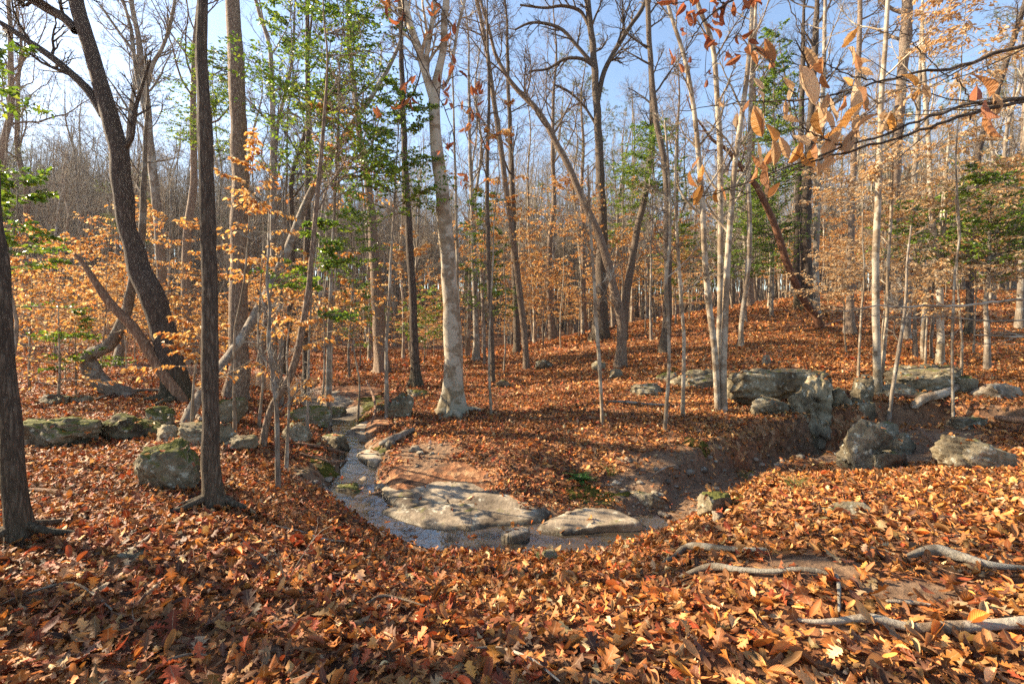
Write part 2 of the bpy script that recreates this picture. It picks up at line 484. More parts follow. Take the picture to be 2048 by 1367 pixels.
def ground_mat():
    m, t, N, L = new_mat('forest_floor')
    ge = N.new('ShaderNodeNewGeometry')
    at = N.new('ShaderNodeAttribute'); at.attribute_name = 'col'
    sc = N.new('ShaderNodeSeparateColor'); L.new(at.outputs['Color'], sc.inputs[0])
    v = node(N, 'ShaderNodeTexVoronoi', Scale=11); L.new(ge.outputs['Position'], v.inputs['Vector'])
    wn = node(N, 'ShaderNodeSeparateColor'); L.new(v.outputs['Color'], wn.inputs[0])
    lr = ramp(N, [(0, (.07, .035, .02)), (.3, (.17, .07, .03)), (.55, (.27, .11, .045)), (.8, (.36, .17, .075)), (1, (.42, .25, .13))]); L.new(wn.outputs[0], lr.inputs[0])
    n = node(N, 'ShaderNodeTexNoise', Scale=1.2, Detail=6); L.new(ge.outputs['Position'], n.inputs['Vector'])
    hv = N.new('ShaderNodeHueSaturation'); L.new(lr.outputs[0], hv.inputs['Color']); L.new(mth(N, L, 'MULTIPLY_ADD', n.outputs[0], .9, .5), hv.inputs['Value'])
    n2 = node(N, 'ShaderNodeTexNoise', Scale=14, Detail=8, Roughness=.7); L.new(ge.outputs['Position'], n2.inputs['Vector'])
    so = ramp(N, [(.3, (.085, .05, .028)), (.5, (.20, .12, .068)), (.7, (.30, .19, .11))]); L.new(n2.outputs[0], so.inputs[0])
    col = mixc(N, L, sc.outputs[0], hv.outputs[0], so.outputs[0])
    mo = ramp(N, [(.35, (.03, .035, .008)), (.65, (.13, .13, .025))]); L.new(n2.outputs[0], mo.inputs[0])
    col = mixc(N, L, sc.outputs[1], col, mo.outputs[0])
    col = mixc(N, L, mth(N, L, 'MULTIPLY', sc.outputs[2], .8), col, mixc(N, L, 1.0, col, (.42, .36, .3), 'MULTIPLY'))
    b = N.new('ShaderNodeBsdfPrincipled'); b.inputs['Specular IOR Level'].default_value = .3
    L.new(mth(N, L, 'MULTIPLY_ADD', sc.outputs[2], -.5, .9), b.inputs['Roughness'])
    L.new(col, b.inputs['Base Color'])
    n6 = node(N, 'ShaderNodeTexNoise', Scale=45, Detail=6, Roughness=.75); L.new(ge.outputs['Position'], n6.inputs['Vector'])
    h = mth(N, L, 'ADD', mth(N, L, 'MULTIPLY', v.outputs['Distance'], .7), mth(N, L, 'ADD', mth(N, L, 'MULTIPLY', n2.outputs[0], .8), mth(N, L, 'MULTIPLY', n6.outputs[0], .4)))
    bu = node(N, 'ShaderNodeBump', Strength=.9, Distance=.06); L.new(h, bu.inputs['Height']); L.new(bu.outputs[0], b.inputs['Normal'])
    o = N.new('ShaderNodeOutputMaterial'); L.new(b.outputs[0], o.inputs[0])
    return m


def water_mat():
    m, t, N, L = new_mat('creek_water')
    ge = N.new('ShaderNodeNewGeometry')
    n = node(N, 'ShaderNodeTexNoise', Scale=9, Detail=4, Distortion=.6); L.new(ge.outputs['Position'], n.inputs['Vector'])
    bu = node(N, 'ShaderNodeBump', Strength=.22, Distance=.03); L.new(n.outputs[0], bu.inputs['Height'])
    fr = node(N, 'ShaderNodeFresnel', IOR=1.38); L.new(bu.outputs[0], fr.inputs['Normal'])
    gl = node(N, 'ShaderNodeBsdfGlossy', Roughness=.06); gl.inputs['Color'].default_value = (1, 1, 1, 1); L.new(bu.outputs[0], gl.inputs['Normal'])
    tr = N.new('ShaderNodeBsdfTransparent'); tr.inputs[0].default_value = (.66, .57, .44, 1)
    df = N.new('ShaderNodeBsdfDiffuse'); df.inputs[0].default_value = (.30, .24, .17, 1)
    m1 = N.new('ShaderNodeMixShader'); m1.inputs[0].default_value = .12; L.new(tr.outputs[0], m1.inputs[1]); L.new(df.outputs[0], m1.inputs[2])
    mx = N.new('ShaderNodeMixShader'); L.new(mth(N, L, 'MULTIPLY_ADD', fr.outputs[0], 1.9, .05), mx.inputs[0])
    L.new(m1.outputs[0], mx.inputs[1]); L.new(gl.outputs[0], mx.inputs[2])
    o = N.new('ShaderNodeOutputMaterial'); L.new(mx.outputs[0], o.inputs[0])
    return m


# ------------------------------------------------------------------ ground, water
def ell(px, py, rx, ry, z):
    """an ellipse on the ground given by its place in the photo -> centre and half axes in metres"""
    c = from_level(px, py, z); e = from_level(px + rx, py, z); f = from_level(px, py - ry, z)
    return c[0], c[1], abs(e[0] - c[0]), abs(f[1] - c[1])


SOIL = [ell(1300, 975, 130, 40, -.5), ell(1400, 930, 120, 30, -.4), ell(660, 950, 60, 40, -.5), ell(860, 915, 70, 18, -.4), ell(1620, 1150, 110, 25, .05), ell(1850, 1190, 120, 22, .08), ell(1750, 900, 250, 25, -.3)]
MOSS = [ell(1690, 948, 130, 9, -.12), ell(1180, 985, 70, 14, -.5), ell(740, 815, 40, 12, -.3), ell(745, 905, 35, 8, -.4), ell(1450, 1005, 40, 16, -.35), ell(660, 920, 25, 25, -.4)]


def in_ell(lst, x, y):
    w = np.zeros(len(x))
    for cx, cy, a, b in lst:
        r = np.sqrt(((x - cx) / a) ** 2 + ((y - cy) / b) ** 2)
        w = np.maximum(w, 1 - sstep(.55, 1.15, r + .35 * vnoise(x * 3 + cx, y * 3)))
    return w


def soil_moss(x, y):
    d, l, w = poly_near(CREEK, x, y)
    s = np.maximum(1 - sstep(.12, .42, d - w + .22 * vnoise(x * 2.1, y * 2.1)), in_ell(SOIL, x, y))
    d, l, w = poly_near(GULLY, x, y)
    s = np.maximum(s, .9 * (1 - sstep(0, .25, d - w + .2 * vnoise(x * 2.5, y * 2.5))))
    mo = in_ell(MOSS, x, y)
    return s, mo * sstep(-.45, .25, vnoise(x * 5, y * 5))


def build_ground():
    a = np.concatenate([np.linspace(-math.pi, -1.15, 50)[:-1], np.linspace(-1.15, 1.15, 460), np.linspace(1.15, math.pi, 50)[1:]])
    r = np.concatenate([[0.05], np.geomspace(.5, 2, 25)[:-1], np.geomspace(2, 16, 250)[:-1], np.geomspace(16, 240, 120)])
    A, R = np.meshgrid(a, r, indexing='ij')
    x = (np.sin(A) * R).ravel(); y = (np.cos(A) * R).ravel()
    z = terr(x, y)
    s, mo = soil_moss(x, y)
    nr = len(r)
    i = (np.arange(len(a) - 1)[:, None] * nr + np.arange(nr - 1)[None]).ravel()
    Fq = np.stack([i, i + 1, i + nr + 1, i + nr], -1)[:, ::-1]
    d_, l_, w_ = poly_near(CREEK, x, y)
    wet = 1 - sstep(.02, .2, d_ - w_ * 1.2 + .08 * vnoise(x * 4, y * 4))
    col = np.stack([s, mo, wet], -1)
    me = make_mesh('ground', [(np.stack([x, y, z], -1), Fq[:, ::-1][:, ::-1])], ground_mat(), col=col)
    return put('ground', me, label='forest floor of bare clay and packed leaves rising to a low hill', cat='ground', kind='structure')


GROUND = build_ground()

wl = catmull(np.column_stack([CREEK[:, :3], CREEK[:, 3]]), 120)
tg = unit(np.gradient(wl[:, :2], axis=0)); sd = np.stack([-tg[:, 1], tg[:, 0]], -1)
cols = []
for q in np.linspace(-1, 1, 7):
    p = wl[:, :3].copy(); p[:, :2] += sd * (q * (wl[:, 3:4] * 1.3 + .13)); cols.append(p)
Vw = np.stack(cols, 1)
i = (np.arange(119)[:, None] * 7 + np.arange(6)[None]).ravel()
put('creek_water', make_mesh('creek_water', [(Vw.reshape(-1, 3), np.stack([i, i + 7, i + 8, i + 1], -1))], water_mat()),
    label='shallow muddy creek reflecting pale sky as it winds round the flat rocks', cat='creek', kind='structure')

# ------------------------------------------------------------------ rocks
TOPS = []      # up-facing spots of the rocks
FOOT = []      # (x, y, rx, ry) footprints, few leaves lie there


def cube_sphere(n):
    g = np.linspace(-1, 1, n)
    vs, fs, off = [], [], 0
    for ax in range(3):
        for s in (-1, 1):
            A, B = np.meshgrid(g, g, indexing='ij')
            v = np.zeros((n * n, 3)); v[:, ax] = s; v[:, (ax + 1) % 3] = A.ravel(); v[:, (ax + 2) % 3] = B.ravel()
            i = (np.arange(n - 1)[:, None] * n + np.arange(n - 1)[None]).ravel()
            f = np.stack([i, i + n, i + n + 1, i + 1], -1)
            if s < 0: f = f[:, ::-1]
            vs.append(v); fs.append(f + off); off += n * n
    V = np.concatenate(vs); Fc = np.concatenate(fs)
    key = np.round(V * 1000).astype(int)
    _, ui, inv = np.unique(key, axis=0, return_index=True, return_inverse=True)
    return V[ui], inv.reshape(-1)[Fc]


_CS = {n: cube_sphere(n) for n in (7, 11, 17, 25, 33)}


def rock_geo(seed, dims, n=11, boxy=.6, facets=9, rough=.16):
    rg = np.random.default_rng(seed)
    V, Fc = _CS[n]
    sph = unit(V)
    v = sph * (1 - boxy) + V * boxy * .82
    for _ in range(facets):
        nn = unit(rg.normal(0, 1, 3)); h = rg.uniform(.5, .85)
        d = np.maximum(v @ nn - h, 0)
        v = v - d[:, None] * nn * .97
    o = Vector(rg.uniform(0, 50, 3))
    asp = np.array(dims) / max(dims)
    nz = np.array([mnoise.noise(Vector(p * asp) * 1.7 + o) * .7 + mnoise.noise(Vector(p * asp) * 4.3 + o) * .35 + mnoise.noise(Vector(p * asp) * 10 + o) * .28 for p in v])
    v = v + sph * (nz * rough)[:, None]
    ax_ = unit(np.array([rg.normal(0, .35), rg.normal(0, .35), 1])); L_ = (v @ ax_) * rg.uniform(2.2, 4) + nz * 1.6
    fr_ = L_ - np.floor(L_)
    v = v + sph * ((sstep(0, .2, fr_) - fr_) * .11)[:, None]
    cr = np.array([abs(mnoise.noise(Vector(p * asp) * 2.4 + o * 1.7)) for p in v])
    v = v - sph * (.09 * (1 - sstep(0, .07, cr)))[:, None]
    return v * np.array(dims) / 2, Fc


def boulder(name, label, x0, y0, x1, y1, depth=.8, rot=0.0, mat=M_ROCK, seed=0, n=11, boxy=.6, rough=.16, D=None, sink=.38, group=None, facets=9, tilt=0):
    n = {7: 11, 11: 17, 17: 25, 25: 33}[n]
    px = (x0 + x1) / 2
    D = D or hit(px, y1) or 12
    w = (x1 - x0) / F * D; h = (y1 - y0) / F * D
    dp = w * depth
    Dc = D + dp * .42
    w = (x1 - x0) / F * (D + dp * .2)
    ztop = CZ + (YH - y0) / F * Dc; zb = CZ + (YH - y1) / F * D - h * sink
    V, Fc = rock_geo(seed + 11, (w * 1.08, dp, (ztop - zb) * 1.1), n, boxy, facets, rough)
    c = np.array([(px - 1024) / F * Dc, Dc, (ztop + zb) / 2])
    me = make_mesh(name, [(V, Fc)], mat)
    o = put(name, me, loc=c, label=label, cat='rock', group=group)
    o.rotation_euler = (0, tilt, rot)
    FOOT.append((c[0], c[1], w * .5, dp * .5))
    mr = Euler((0, tilt, rot)).to_matrix(); rr_ = random.Random(seed)
    ups = [mr @ p.center + Vector(c) for p in me.polygons if (mr @ p.normal).z > .75]
    rr_.shuffle(ups)
    TOPS.extend(ups[:int(3 + 26 * w * dp)])
    return o


def slab(label, outline, z, thick=.22, dome=.03, tilt=(0, 0), seed=0, group=None):
    rg = np.random.default_rng(seed)
    q = np.array([from_level(px, py, z) for px, py in outline])
    q = np.concatenate([q[-1:], q, q[:2]])
    m = 110
    pts = catmull(q, m + 16)
    c = pts.mean(0)
    ang = np.arctan2(pts[:, 1] - c[1], pts[:, 0] - c[0]); rad = np.hypot(pts[:, 0] - c[0], pts[:, 1] - c[1])
    aa = np.linspace(-math.pi, math.pi, m, endpoint=False)
    o = np.argsort(ang)
    rr = np.interp(aa, ang[o], rad[o], period=2 * math.pi)
    rr *= .96 + .05 * vnoise(np.cos(aa) * 4 + seed * 3, np.sin(aa) * 4 + seed) + .025 * vnoise(np.cos(aa) * 11 + seed * 3, np.sin(aa) * 11 + seed)
    ss = np.array([.02, .1, .2, .28, .36, .44, .52, .6, .68, .75, .82, .88, .94, .975, 1.0, 1.01, 1.0, .97])
    V = []
    for k, s in enumerate(ss):
        x = np.cos(aa) * rr * s; y = np.sin(aa) * rr * s
        X, Y = x + c[0], y + c[1]
        zz = z + dome * (1 - s * s) + tilt[0] * x + tilt[1] * y + .006 * vnoise(X * 4, Y * 6 + seed) + .016 * vnoise(X * .9, Y * 1.3 + seed) + .005 * vnoise(X * 12 + Y * 5, Y * 16)
        zz = zz - (.015 if s >= .96 else 0)
        # step across the bedding
        zz = zz + .011 * np.clip(vnoise(X * .7 - Y * 1.6 + 3, Y * 1.9 + X * .4 + seed) * 12, -1, 1)
        drop = {14: .012, 15: .05, 16: thick * .6, 17: thick * 1.6}.get(k, 0)
        if k >= 16:
            x = x * (1 + .05 * vnoise(aa * 9, aa * 0 + k)); y = y * (1 + .05 * vnoise(aa * 9, aa * 0 + k))
        V.append(np.stack([x, y, zz - z - drop], -1))
    V = np.concatenate(V)
    nr = len(ss)
    i = (np.arange(nr - 1)[:, None] * m + np.arange(m)[None]).ravel()
    j = (np.arange(nr - 1)[:, None] * m + ((np.arange(m) + 1) % m)[None]).ravel()
    wr = np.repeat(np.interp(ss[:15].tolist() + [1.1, 1.2, 1.3], [0, .86, .97, 1.3], [0, 0, .9, 1]), m)
    wr = np.clip(wr + .5 * wr * vnoise(V[:, 0] * 7 + seed, V[:, 1] * 7), 0, 1)
    wc = np.zeros((len(V) + m, 3)); wc[:len(V), 0] = wr
    me = make_mesh('granite_slab', [(V, np.stack([i, i + m, j + m, j], -1)), (V[:m].copy(), np.arange(m)[None])], M_SLAB, col=wc)
    TOPS.extend(random.Random(seed).sample([p.center + Vector((c[0], c[1], z)) for p in me.polygons if p.normal.z > .8], 9))
    FOOT.append((c[0], c[1], rr.mean() * 1.1 + np.ptp(pts[:, 0]) * .12, np.ptp(pts[:, 1]) * .5))
    return put('granite_slab', me, loc=(c[0], c[1], z), label=label, cat='rock', group=group)


GS = 'flat granite slabs along the creek bed'
slab('broad pale granite slab in the creek, streaked with tree shadows, farther of the two big ones', [(762, 972), (800, 948), (870, 937), (940, 938), (990, 955), (1024, 968), (985, 986), (930, 1000), (860, 1004), (800, 1006)], -.53, tilt=(0, .07), seed=1, group=GS)
slab('long pale granite slab lapped by the pool, nearer of the two big ones', [(752, 1018), (800, 1006), (900, 1003), (965, 987), (1040, 977), (1095, 986), (1114, 1006), (1090, 1030), (1000, 1041), (900, 1049), (830, 1040)], -.585, tilt=(.01, .09), seed=2, group=GS)
slab('narrow low granite slab right of the big ones, lying in the muddy pool', [(1072, 1047), (1130, 1024), (1200, 1016), (1262, 1030), (1284, 1048), (1200, 1053), (1120, 1059)], -.6, tilt=(0, .08), seed=3, group=GS)
slab('wide grey sheet of granite upstream beside the leafy bank, farthest of the slabs', [(585, 806), (640, 790), (700, 776), (762, 772), (752, 790), (700, 806), (640, 815)], -.28, thick=.12, dome=.02, tilt=(.02, .05), seed=4, group=GS)
slab('grey tilted granite sheet just downstream of the farthest slab', [(655, 832), (700, 812), (760, 792), (772, 802), (732, 826), (690, 840)], -.34, thick=.12, dome=.02, tilt=(.03, .07), seed=5, group=GS)
slab('small tan stepping slab below the tilted granite sheet', [(692, 862), (745, 846), (778, 856), (742, 880), (700, 884)], -.41, thick=.1, dome=.02, tilt=(.04, .1), seed=6, group=GS)
slab('tan stepping slab next to the narrow run of white water', [(712, 906), (760, 890), (792, 900), (752, 924)], -.45, thick=.1, dome=.02, tilt=(.04, .1), seed=7, group=GS)
slab('little pale flat stone at the near edge of the pool', [(1000, 1066), (1030, 1052), (1062, 1056), (1050, 1070), (1020, 1076)], -.6, thick=.12, dome=.03, seed=8, group=GS)

B = boulder
B('boulder', 'long low mossy ledge rock capped with leaves at the far left bank', 45, 836, 212, 900, .7, 0, M_ROCKM, 1, 17, .75)
B('boulder', 'squarish lichen-spotted ledge rock beside the long low mossy ledge', 204, 826, 322, 885, .8, .1, M_ROCKM, 2, 17, .8)
B('boulder', 'narrow dark ledge block at the foot of the leaning dead trunk', 300, 812, 350, 858, .9, .2, M_ROCKM, 3, 11, .7)
B('boulder', 'low grey flat-topped rock left of the straight front trunk', 312, 848, 372, 884, .9, .2, M_ROCK, 4, 11)
B('boulder', 'long grey rounded rock passing behind the straight front trunk', 352, 840, 462, 892, .7, -.1, M_ROCK, 5, 17)
B('boulder', 'grey and dark mossy pyramid-shaped boulder among leaves left of the front trunk', 288, 886, 410, 984, .8, .4, M_ROCKM, 6, 17, .35)
B('boulder', 'pale far boulder at the creek edge behind the curled tree', 82, 786, 138, 812, .8, 0, M_ROCK, 7)
B('boulder', 'small pale far rock right of the thin trunks behind the mossy ledge', 140, 790, 180, 808, .8, 0, M_ROCK, 8)
B('boulder', 'dark root-wrapped block at the base of the scaly tan trunk', 428, 796, 492, 850, .8, .3, M_ROCKM, 9, 11, .7)
B('boulder', 'grey boulder half sunk in leaves left of the thin curved brown stem', 444, 872, 512, 905, .8, .3, M_ROCK, 10)
B('boulder', 'tan rounded boulder right of the thin curved brown stem', 562, 846, 622, 886, .8, -.2, M_ROCK, 11)
B('boulder', 'long low mossy rock on the left side of the creek', 575, 812, 668, 850, .7, .1, M_ROCKM, 12, 17)
B('boulder', 'mossy hump at the water on the left creek bank', 640, 806, 690, 842, .8, .1, M_ROCKM, 13)
B('boulder', 'slanting brown stone at the foot of the rill', 648, 868, 706, 905, .7, -.4, M_ROCK, 14, boxy=.75)
B('boulder', 'leaf-topped stone in the water in front of the big slab', 672, 970, 738, 1004, .8, .2, M_ROCKM, 15)
B('boulder', 'pale cracked wedge boulder left of the white beech', 770, 788, 834, 838, .8, .5, M_ROCK, 16, 17, .5)
B('boulder', 'dark squat stone tucked beside the pale cracked wedge', 748, 802, 782, 826, .8, .2, M_ROCKM, 17)
B('boulder', 'mossy hump at the foot of the dark straight trunk', 812, 776, 856, 796, .8, .2, M_ROCKM, 18)
B('boulder', 'pale pointed rock in the middle of the leafy slope', 1070, 720, 1104, 740, .7, .5, M_ROCK, 19, boxy=.4)
B('boulder', 'small square yellowish stone in the leaves right of the beech', 990, 758, 1022, 777, .8, .1, M_ROCK, 20, boxy=.8)
B('boulder', 'yellowish low stone beside the leaning grey trunk', 1184, 722, 1216, 742, .8, .1, M_ROCK, 21)
B('boulder', 'thin tilted grey stone right of the leaning grey trunk', 1212, 738, 1252, 756, .5, .6, M_ROCK, 22)
B('boulder', 'flat half-buried stone between the two front saplings on the slope', 1262, 768, 1332, 792, .9, .2, M_ROCK, 23, sink=.6)
B('boulder', 'low mossy ledge stone at the start of the ledge line', 1308, 742, 1352, 764, .8, .1, M_ROCKM, 24)
B('boulder', 'pale low ledge block left of the many-stemmed clump', 1340, 740, 1444, 778, .7, .1, M_ROCK, 25, 17, .75)
B('boulder', 'long flat-topped ledge with a sharp dark shadow right of the clump', 1436, 738, 1640, 806, .6, .1, M_ROCK, 26, 25, .72, .18)
B('boulder', 'tall upright boulder standing in front of the flat-topped ledge', 1562, 752, 1678, 866, .8, .5, M_ROCK, 27, 25, .68, .24)
B('boulder', 'rounded knob rock standing between tall boulder and white sapling', 1698, 748, 1748, 812, .8, .2, M_ROCK, 28, 17, .35)
B('boulder', 'small dark jagged rock squeezed beside the rounded knob', 1660, 776, 1706, 822, .8, .6, M_ROCK, 29)
B('boulder', 'broad sunlit ledge at the right with leaves on its top', 1764, 728, 1942, 792, .6, .05, M_ROCK, 30, 25, .7, .16)
B('boulder', 'low tan stone at the front foot of the broad sunlit ledge', 1758, 766, 1834, 798, .7, .1, M_ROCK, 31)
B('boulder', 'slanting lichened boulder wedged in the gully below the tall boulder', 1676, 838, 1762, 946, .7, -.3, M_ROCK, 32, 25, .55, .2, tilt=.35)
B('boulder', 'small upright stone in the gully right of the slanting boulder', 1784, 866, 1832, 910, .8, .2, M_ROCK, 33)
B('boulder', 'dark stone at the gully foot right of the slanting boulder', 1748, 900, 1806, 944, .8, .2, M_ROCK, 34)
B('boulder', 'long dark overhanging rock at the gully by the right edge', 1880, 882, 2010, 944, .6, -.25, M_ROCK, 35, 17, .5, tilt=.25)
B('boulder', 'flat grey stone by the log right of the gully', 1884, 832, 1984, 860, .7, .1, M_ROCK, 36, sink=.7)
B('boulder', 'yellow-tan bedrock patch sloping at the right end of the ledges', 1950, 766, 2040, 800, .8, .2, M_SLAB, 37, sink=.8)
B('boulder', 'black mossy rock where the clay meets the right leaf bank', 1398, 984, 1470, 1030, .7, .4, M_ROCKM, 38, 17)
B('boulder', 'pale sunlit stone beside the clay slope', 1258, 984, 1336, 1018, .6, .2, M_ROCK, 39, 17)
B('boulder', 'little white stone left of the pale sunlit one', 1228, 992, 1256, 1012, .8, 0, M_SLAB, 40)
B('boulder', 'small cream stone peeping out of the leaves on the right bank', 1420, 1022, 1454, 1044, .8, .3, M_SLAB, 41)
B('boulder', 'flat tan stone half hidden by leaves on the right bank', 1650, 1008, 1744, 1034, .6, .1, M_ROCK, 42, sink=.7)
B('boulder', 'small mossy stone among leaves in front of the pool', 1072, 1102, 1116, 1124, .8, .2, M_ROCKM, 43)
B('boulder', 'tiny green stone among leaves far in front of the pool', 1090, 1196, 1120, 1212, .8, .2, M_ROCKM, 44)
B('boulder', 'flat greenish stone in the leaves between the two front trunks', 238, 1094, 302, 1116, .8, .2, M_ROCK, 45, sink=.7)
B('boulder', 'jagged low block between the flat-topped ledge and the tall boulder', 1500, 786, 1572, 832, .8, .5, M_ROCK, 51, 11, .7)
B('boulder', 'angular dark block propped under the rounded knob rock', 1700, 802, 1752, 842, .8, .3, M_ROCK, 52, 11, .7)
B('boulder', 'tilted slab-like stone right of the slanting lichened boulder', 1742, 842, 1800, 880, .7, .7, M_ROCK, 53, 11, .75, tilt=.3)
B('boulder', 'small yellowish block under the end of the slanting log', 1826, 784, 1872, 812, .8, .2, M_ROCK, 54, 11, .75)
B('boulder', 'mossy corner stone at the right end of the broad sunlit ledge', 1905, 752, 1952, 786, .8, .4, M_ROCKM, 55, 11, .7)
B('boulder', 'pale stump-like stone standing alone on the sunny slope', 1524, 708, 1541, 728, .6, .3, M_SLAB, 46, boxy=.7)

# ------------------------------------------------------------------ leaves
def leaf_geo(kind, rg, curl, cup, K=None):
    """midrib stations with three columns -> V, quads, uv ; length 1 along +X, lies in XY"""
    if kind == 'oak':
        t = np.array([0, .08, .2, .3, .4, .52, .62, .74, .84, 1.0])
        w = np.array([.012, .05, .22, .09, .30, .12, .36, .13, .22, .0]) * rg.uniform(.85, 1.15)
        sw = np.array([0, 0, .07, 0, .09, 0, .09, 0, .06, 0])
    else:
        n = K or 7
        t = np.linspace(0, 1, n)
        w = .2 * np.sin(np.pi * t ** .85) ** .85 + .004
        w[-1] = 0; sw = np.zeros(n)
        if n > 9: w *= .88; pl = .011 * np.where(np.arange(n) % 2, 1, -1)
    n = len(t)
    asym = rg.uniform(-.15, .15)
    V, uv = [], []
    for c in (-1, 0, 1):
        x = t + (sw if c else 0)
        y = c * w * (1 + asym * c)
        ang = curl * t
        z = np.where(np.abs(curl) > .01, (1 - np.cos(ang)) / max(abs(curl), .01) * np.sign(curl), 0)
        xx = np.where(np.abs(curl) > .01, np.sin(ang) / max(abs(curl), .01) * 1.0, x) if abs(curl) > .01 else x
        xx = xx * (1) + (x - t)
        z = z + cup * (abs(c) * w) * 1.2 + (abs(c)) * .06 * np.sin(t * 9 + c * 2 + asym * 20) * w * 3
        if n > 10: z = z + pl * abs(c); xx = xx + abs(c) * .06 * np.sin(np.pi * t)
        V.append(np.stack([xx, y, z], -1)); uv.append(np.stack([np.full(n, .5 + .5 * c), t], -1))
    V = np.concatenate(V); uv = np.concatenate(uv)
    i = np.arange(n - 1)
    Fq = np.concatenate([np.stack([i, i + 1, i + n + 1, i + n], -1), np.stack([i + n, i + n + 1, i + 2 * n + 1, i + 2 * n], -1)])
    return V, Fq[:, ::-1], uv


lrg = np.random.default_rng(21)
LEAFS = []
for k in range(22):
    kind = 'oak' if k % 2 == 0 else 'beech'
    v, f, uv = leaf_geo(kind, lrg, lrg.uniform(-1.0, 1.3) * (1.9 if k > 17 else 1), lrg.uniform(-.8, 1.1) * (1.9 if k > 17 else 1))
    v[:, 1] *= lrg.uniform(.7, 1.12)
    LEAFS.append(make_mesh('fallen_leaf', [(v, f)], M_LIT, uv=uv))
leaf_col = bpy.data.collections.new('leaf_shapes')
for k, me in enumerate(LEAFS):
    leaf_col.objects.link(bpy.data.objects.new('leaf_shape_%02d' % k, me))

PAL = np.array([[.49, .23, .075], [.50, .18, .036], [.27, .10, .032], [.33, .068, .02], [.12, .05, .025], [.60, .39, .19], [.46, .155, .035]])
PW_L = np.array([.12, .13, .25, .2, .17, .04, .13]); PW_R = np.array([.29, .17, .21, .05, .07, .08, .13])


ROOTS = [
    [(1318, 1136, 5), (1345, 1125, 10), (1372, 1106, 16), (1410, 1103, 15), (1450, 1106, 12), (1500, 1108, 9), (1545, 1106, 6)],
    [(1350, 1168, 5), (1380, 1156, 11), (1425, 1144, 16), (1480, 1150, 12), (1540, 1154, 10), (1600, 1150, 12), (1640, 1156, 11), (1672, 1164, 5)],
    [(1808, 1122, 6), (1840, 1116, 17), (1875, 1114, 23), (1920, 1126, 19), (1970, 1140, 15), (2020, 1146, 13), (2080, 1150, 12)],
    [(1580, 1248, 5), (1640, 1256, 11), (1700, 1252, 14), (1745, 1250, 19), (1800, 1262, 16), (1850, 1272, 19), (1920, 1268, 22), (1990, 1264, 23), (2090, 1258, 25)]]


def scatter_leaves():
    rg = np.random.default_rng(5)
    out = []
    for (d0, d1, dens, s0) in ((.9, 2.6, 950, .074), (2.6, 3.6, 1200, .062), (3.6, 6, 1350, .053), (6, 11, 850, .058), (11, 18, 400, .075), (18, 36, 115, .12)):
        um = 2.0 if d0 < 11 else 1.25
        area = um * (d1 ** 2 - d0 ** 2)
        n = int(area * dens)
        D = np.sqrt(rg.uniform(d0 ** 2, d1 ** 2, n)); u = rg.uniform(-um, um, n)
        thin_ = (np.abs(u) < 1.2) | (rg.uniform(0, 1, n) < .55)
        D, u = D[thin_], u[thin_]; n = len(D)
        x = u * D; y = D
        s, mo = soil_moss(x, y)
        d, l, w = poly_near(CREEK, x, y)
        keep = rg.uniform(0, 1, n) > np.maximum(.93 * s, .6 * mo)
        keep &= (d > w * 1.05) | (rg.uniform(0, 1, n) < .035)
        for fx, fy, a, b in FOOT:
            r2 = ((x - fx) / a) ** 2 + ((y - fy) / b) ** 2
            keep &= (r2 > .55) | (rg.uniform(0, 1, n) < 0)
        if d0 < 4:
            for rp in ROOTS:
                q = np.array([[(a - 1024) / F * hit(a, b), hit(a, b), 0, w_ / F * hit(a, b) / 2] for a, b, w_ in rp])
                dd, _, ww = poly_near(q, x, y)
                keep &= (dd > ww + .035) | (rg.uniform(0, 1, n) < .3)
        x, y = x[keep], y[keep]; n = len(x)
        e = .04
        z = terr(x, y); d, l, w = poly_near(CREEK, x, y); z = np.where((d < w * 1.2) & (d0 < 12), np.maximum(z, l), z)
        zx = terr(x + e, y); zy = terr(x, y + e)
        lay = rg.uniform(0, 1, n)
        sc = s0 * np.clip(rg.lognormal(0, .36, n), .4, 1.75)
        slx = np.clip(np.arctan2(zx - terr(x, y), e), -.9, .9); sly = np.clip(np.arctan2(zy - terr(x, y), e), -.9, .9)
        rx = np.clip(rg.normal(0, .2, n), -.7, .7) + sly
        ry = np.clip(rg.normal(0, .2, n), -.7, .7) - slx
        flip = rg.uniform(0, 1, n) < .35
        rz = rg.uniform(0, 2 * math.pi, n)
        # rotation: spin about z first, then tilt about world x / y -> build matrices, read eulers
        out.append(np.stack([x, y, z + .006 + lay * .03, rx, ry, rz, sc, flip], -1))
    tp = np.array([list(p) for p in TOPS]); m = len(tp)
    out.append(np.column_stack([tp[:, :2], tp[:, 2] + .008, rg.normal(0, .2, m), rg.normal(0, .2, m), rg.uniform(0, 6.28, m), .07 * rg.lognormal(0, .2, m), rg.uniform(0, 1, m) < .3]))
    return np.concatenate(out), rg


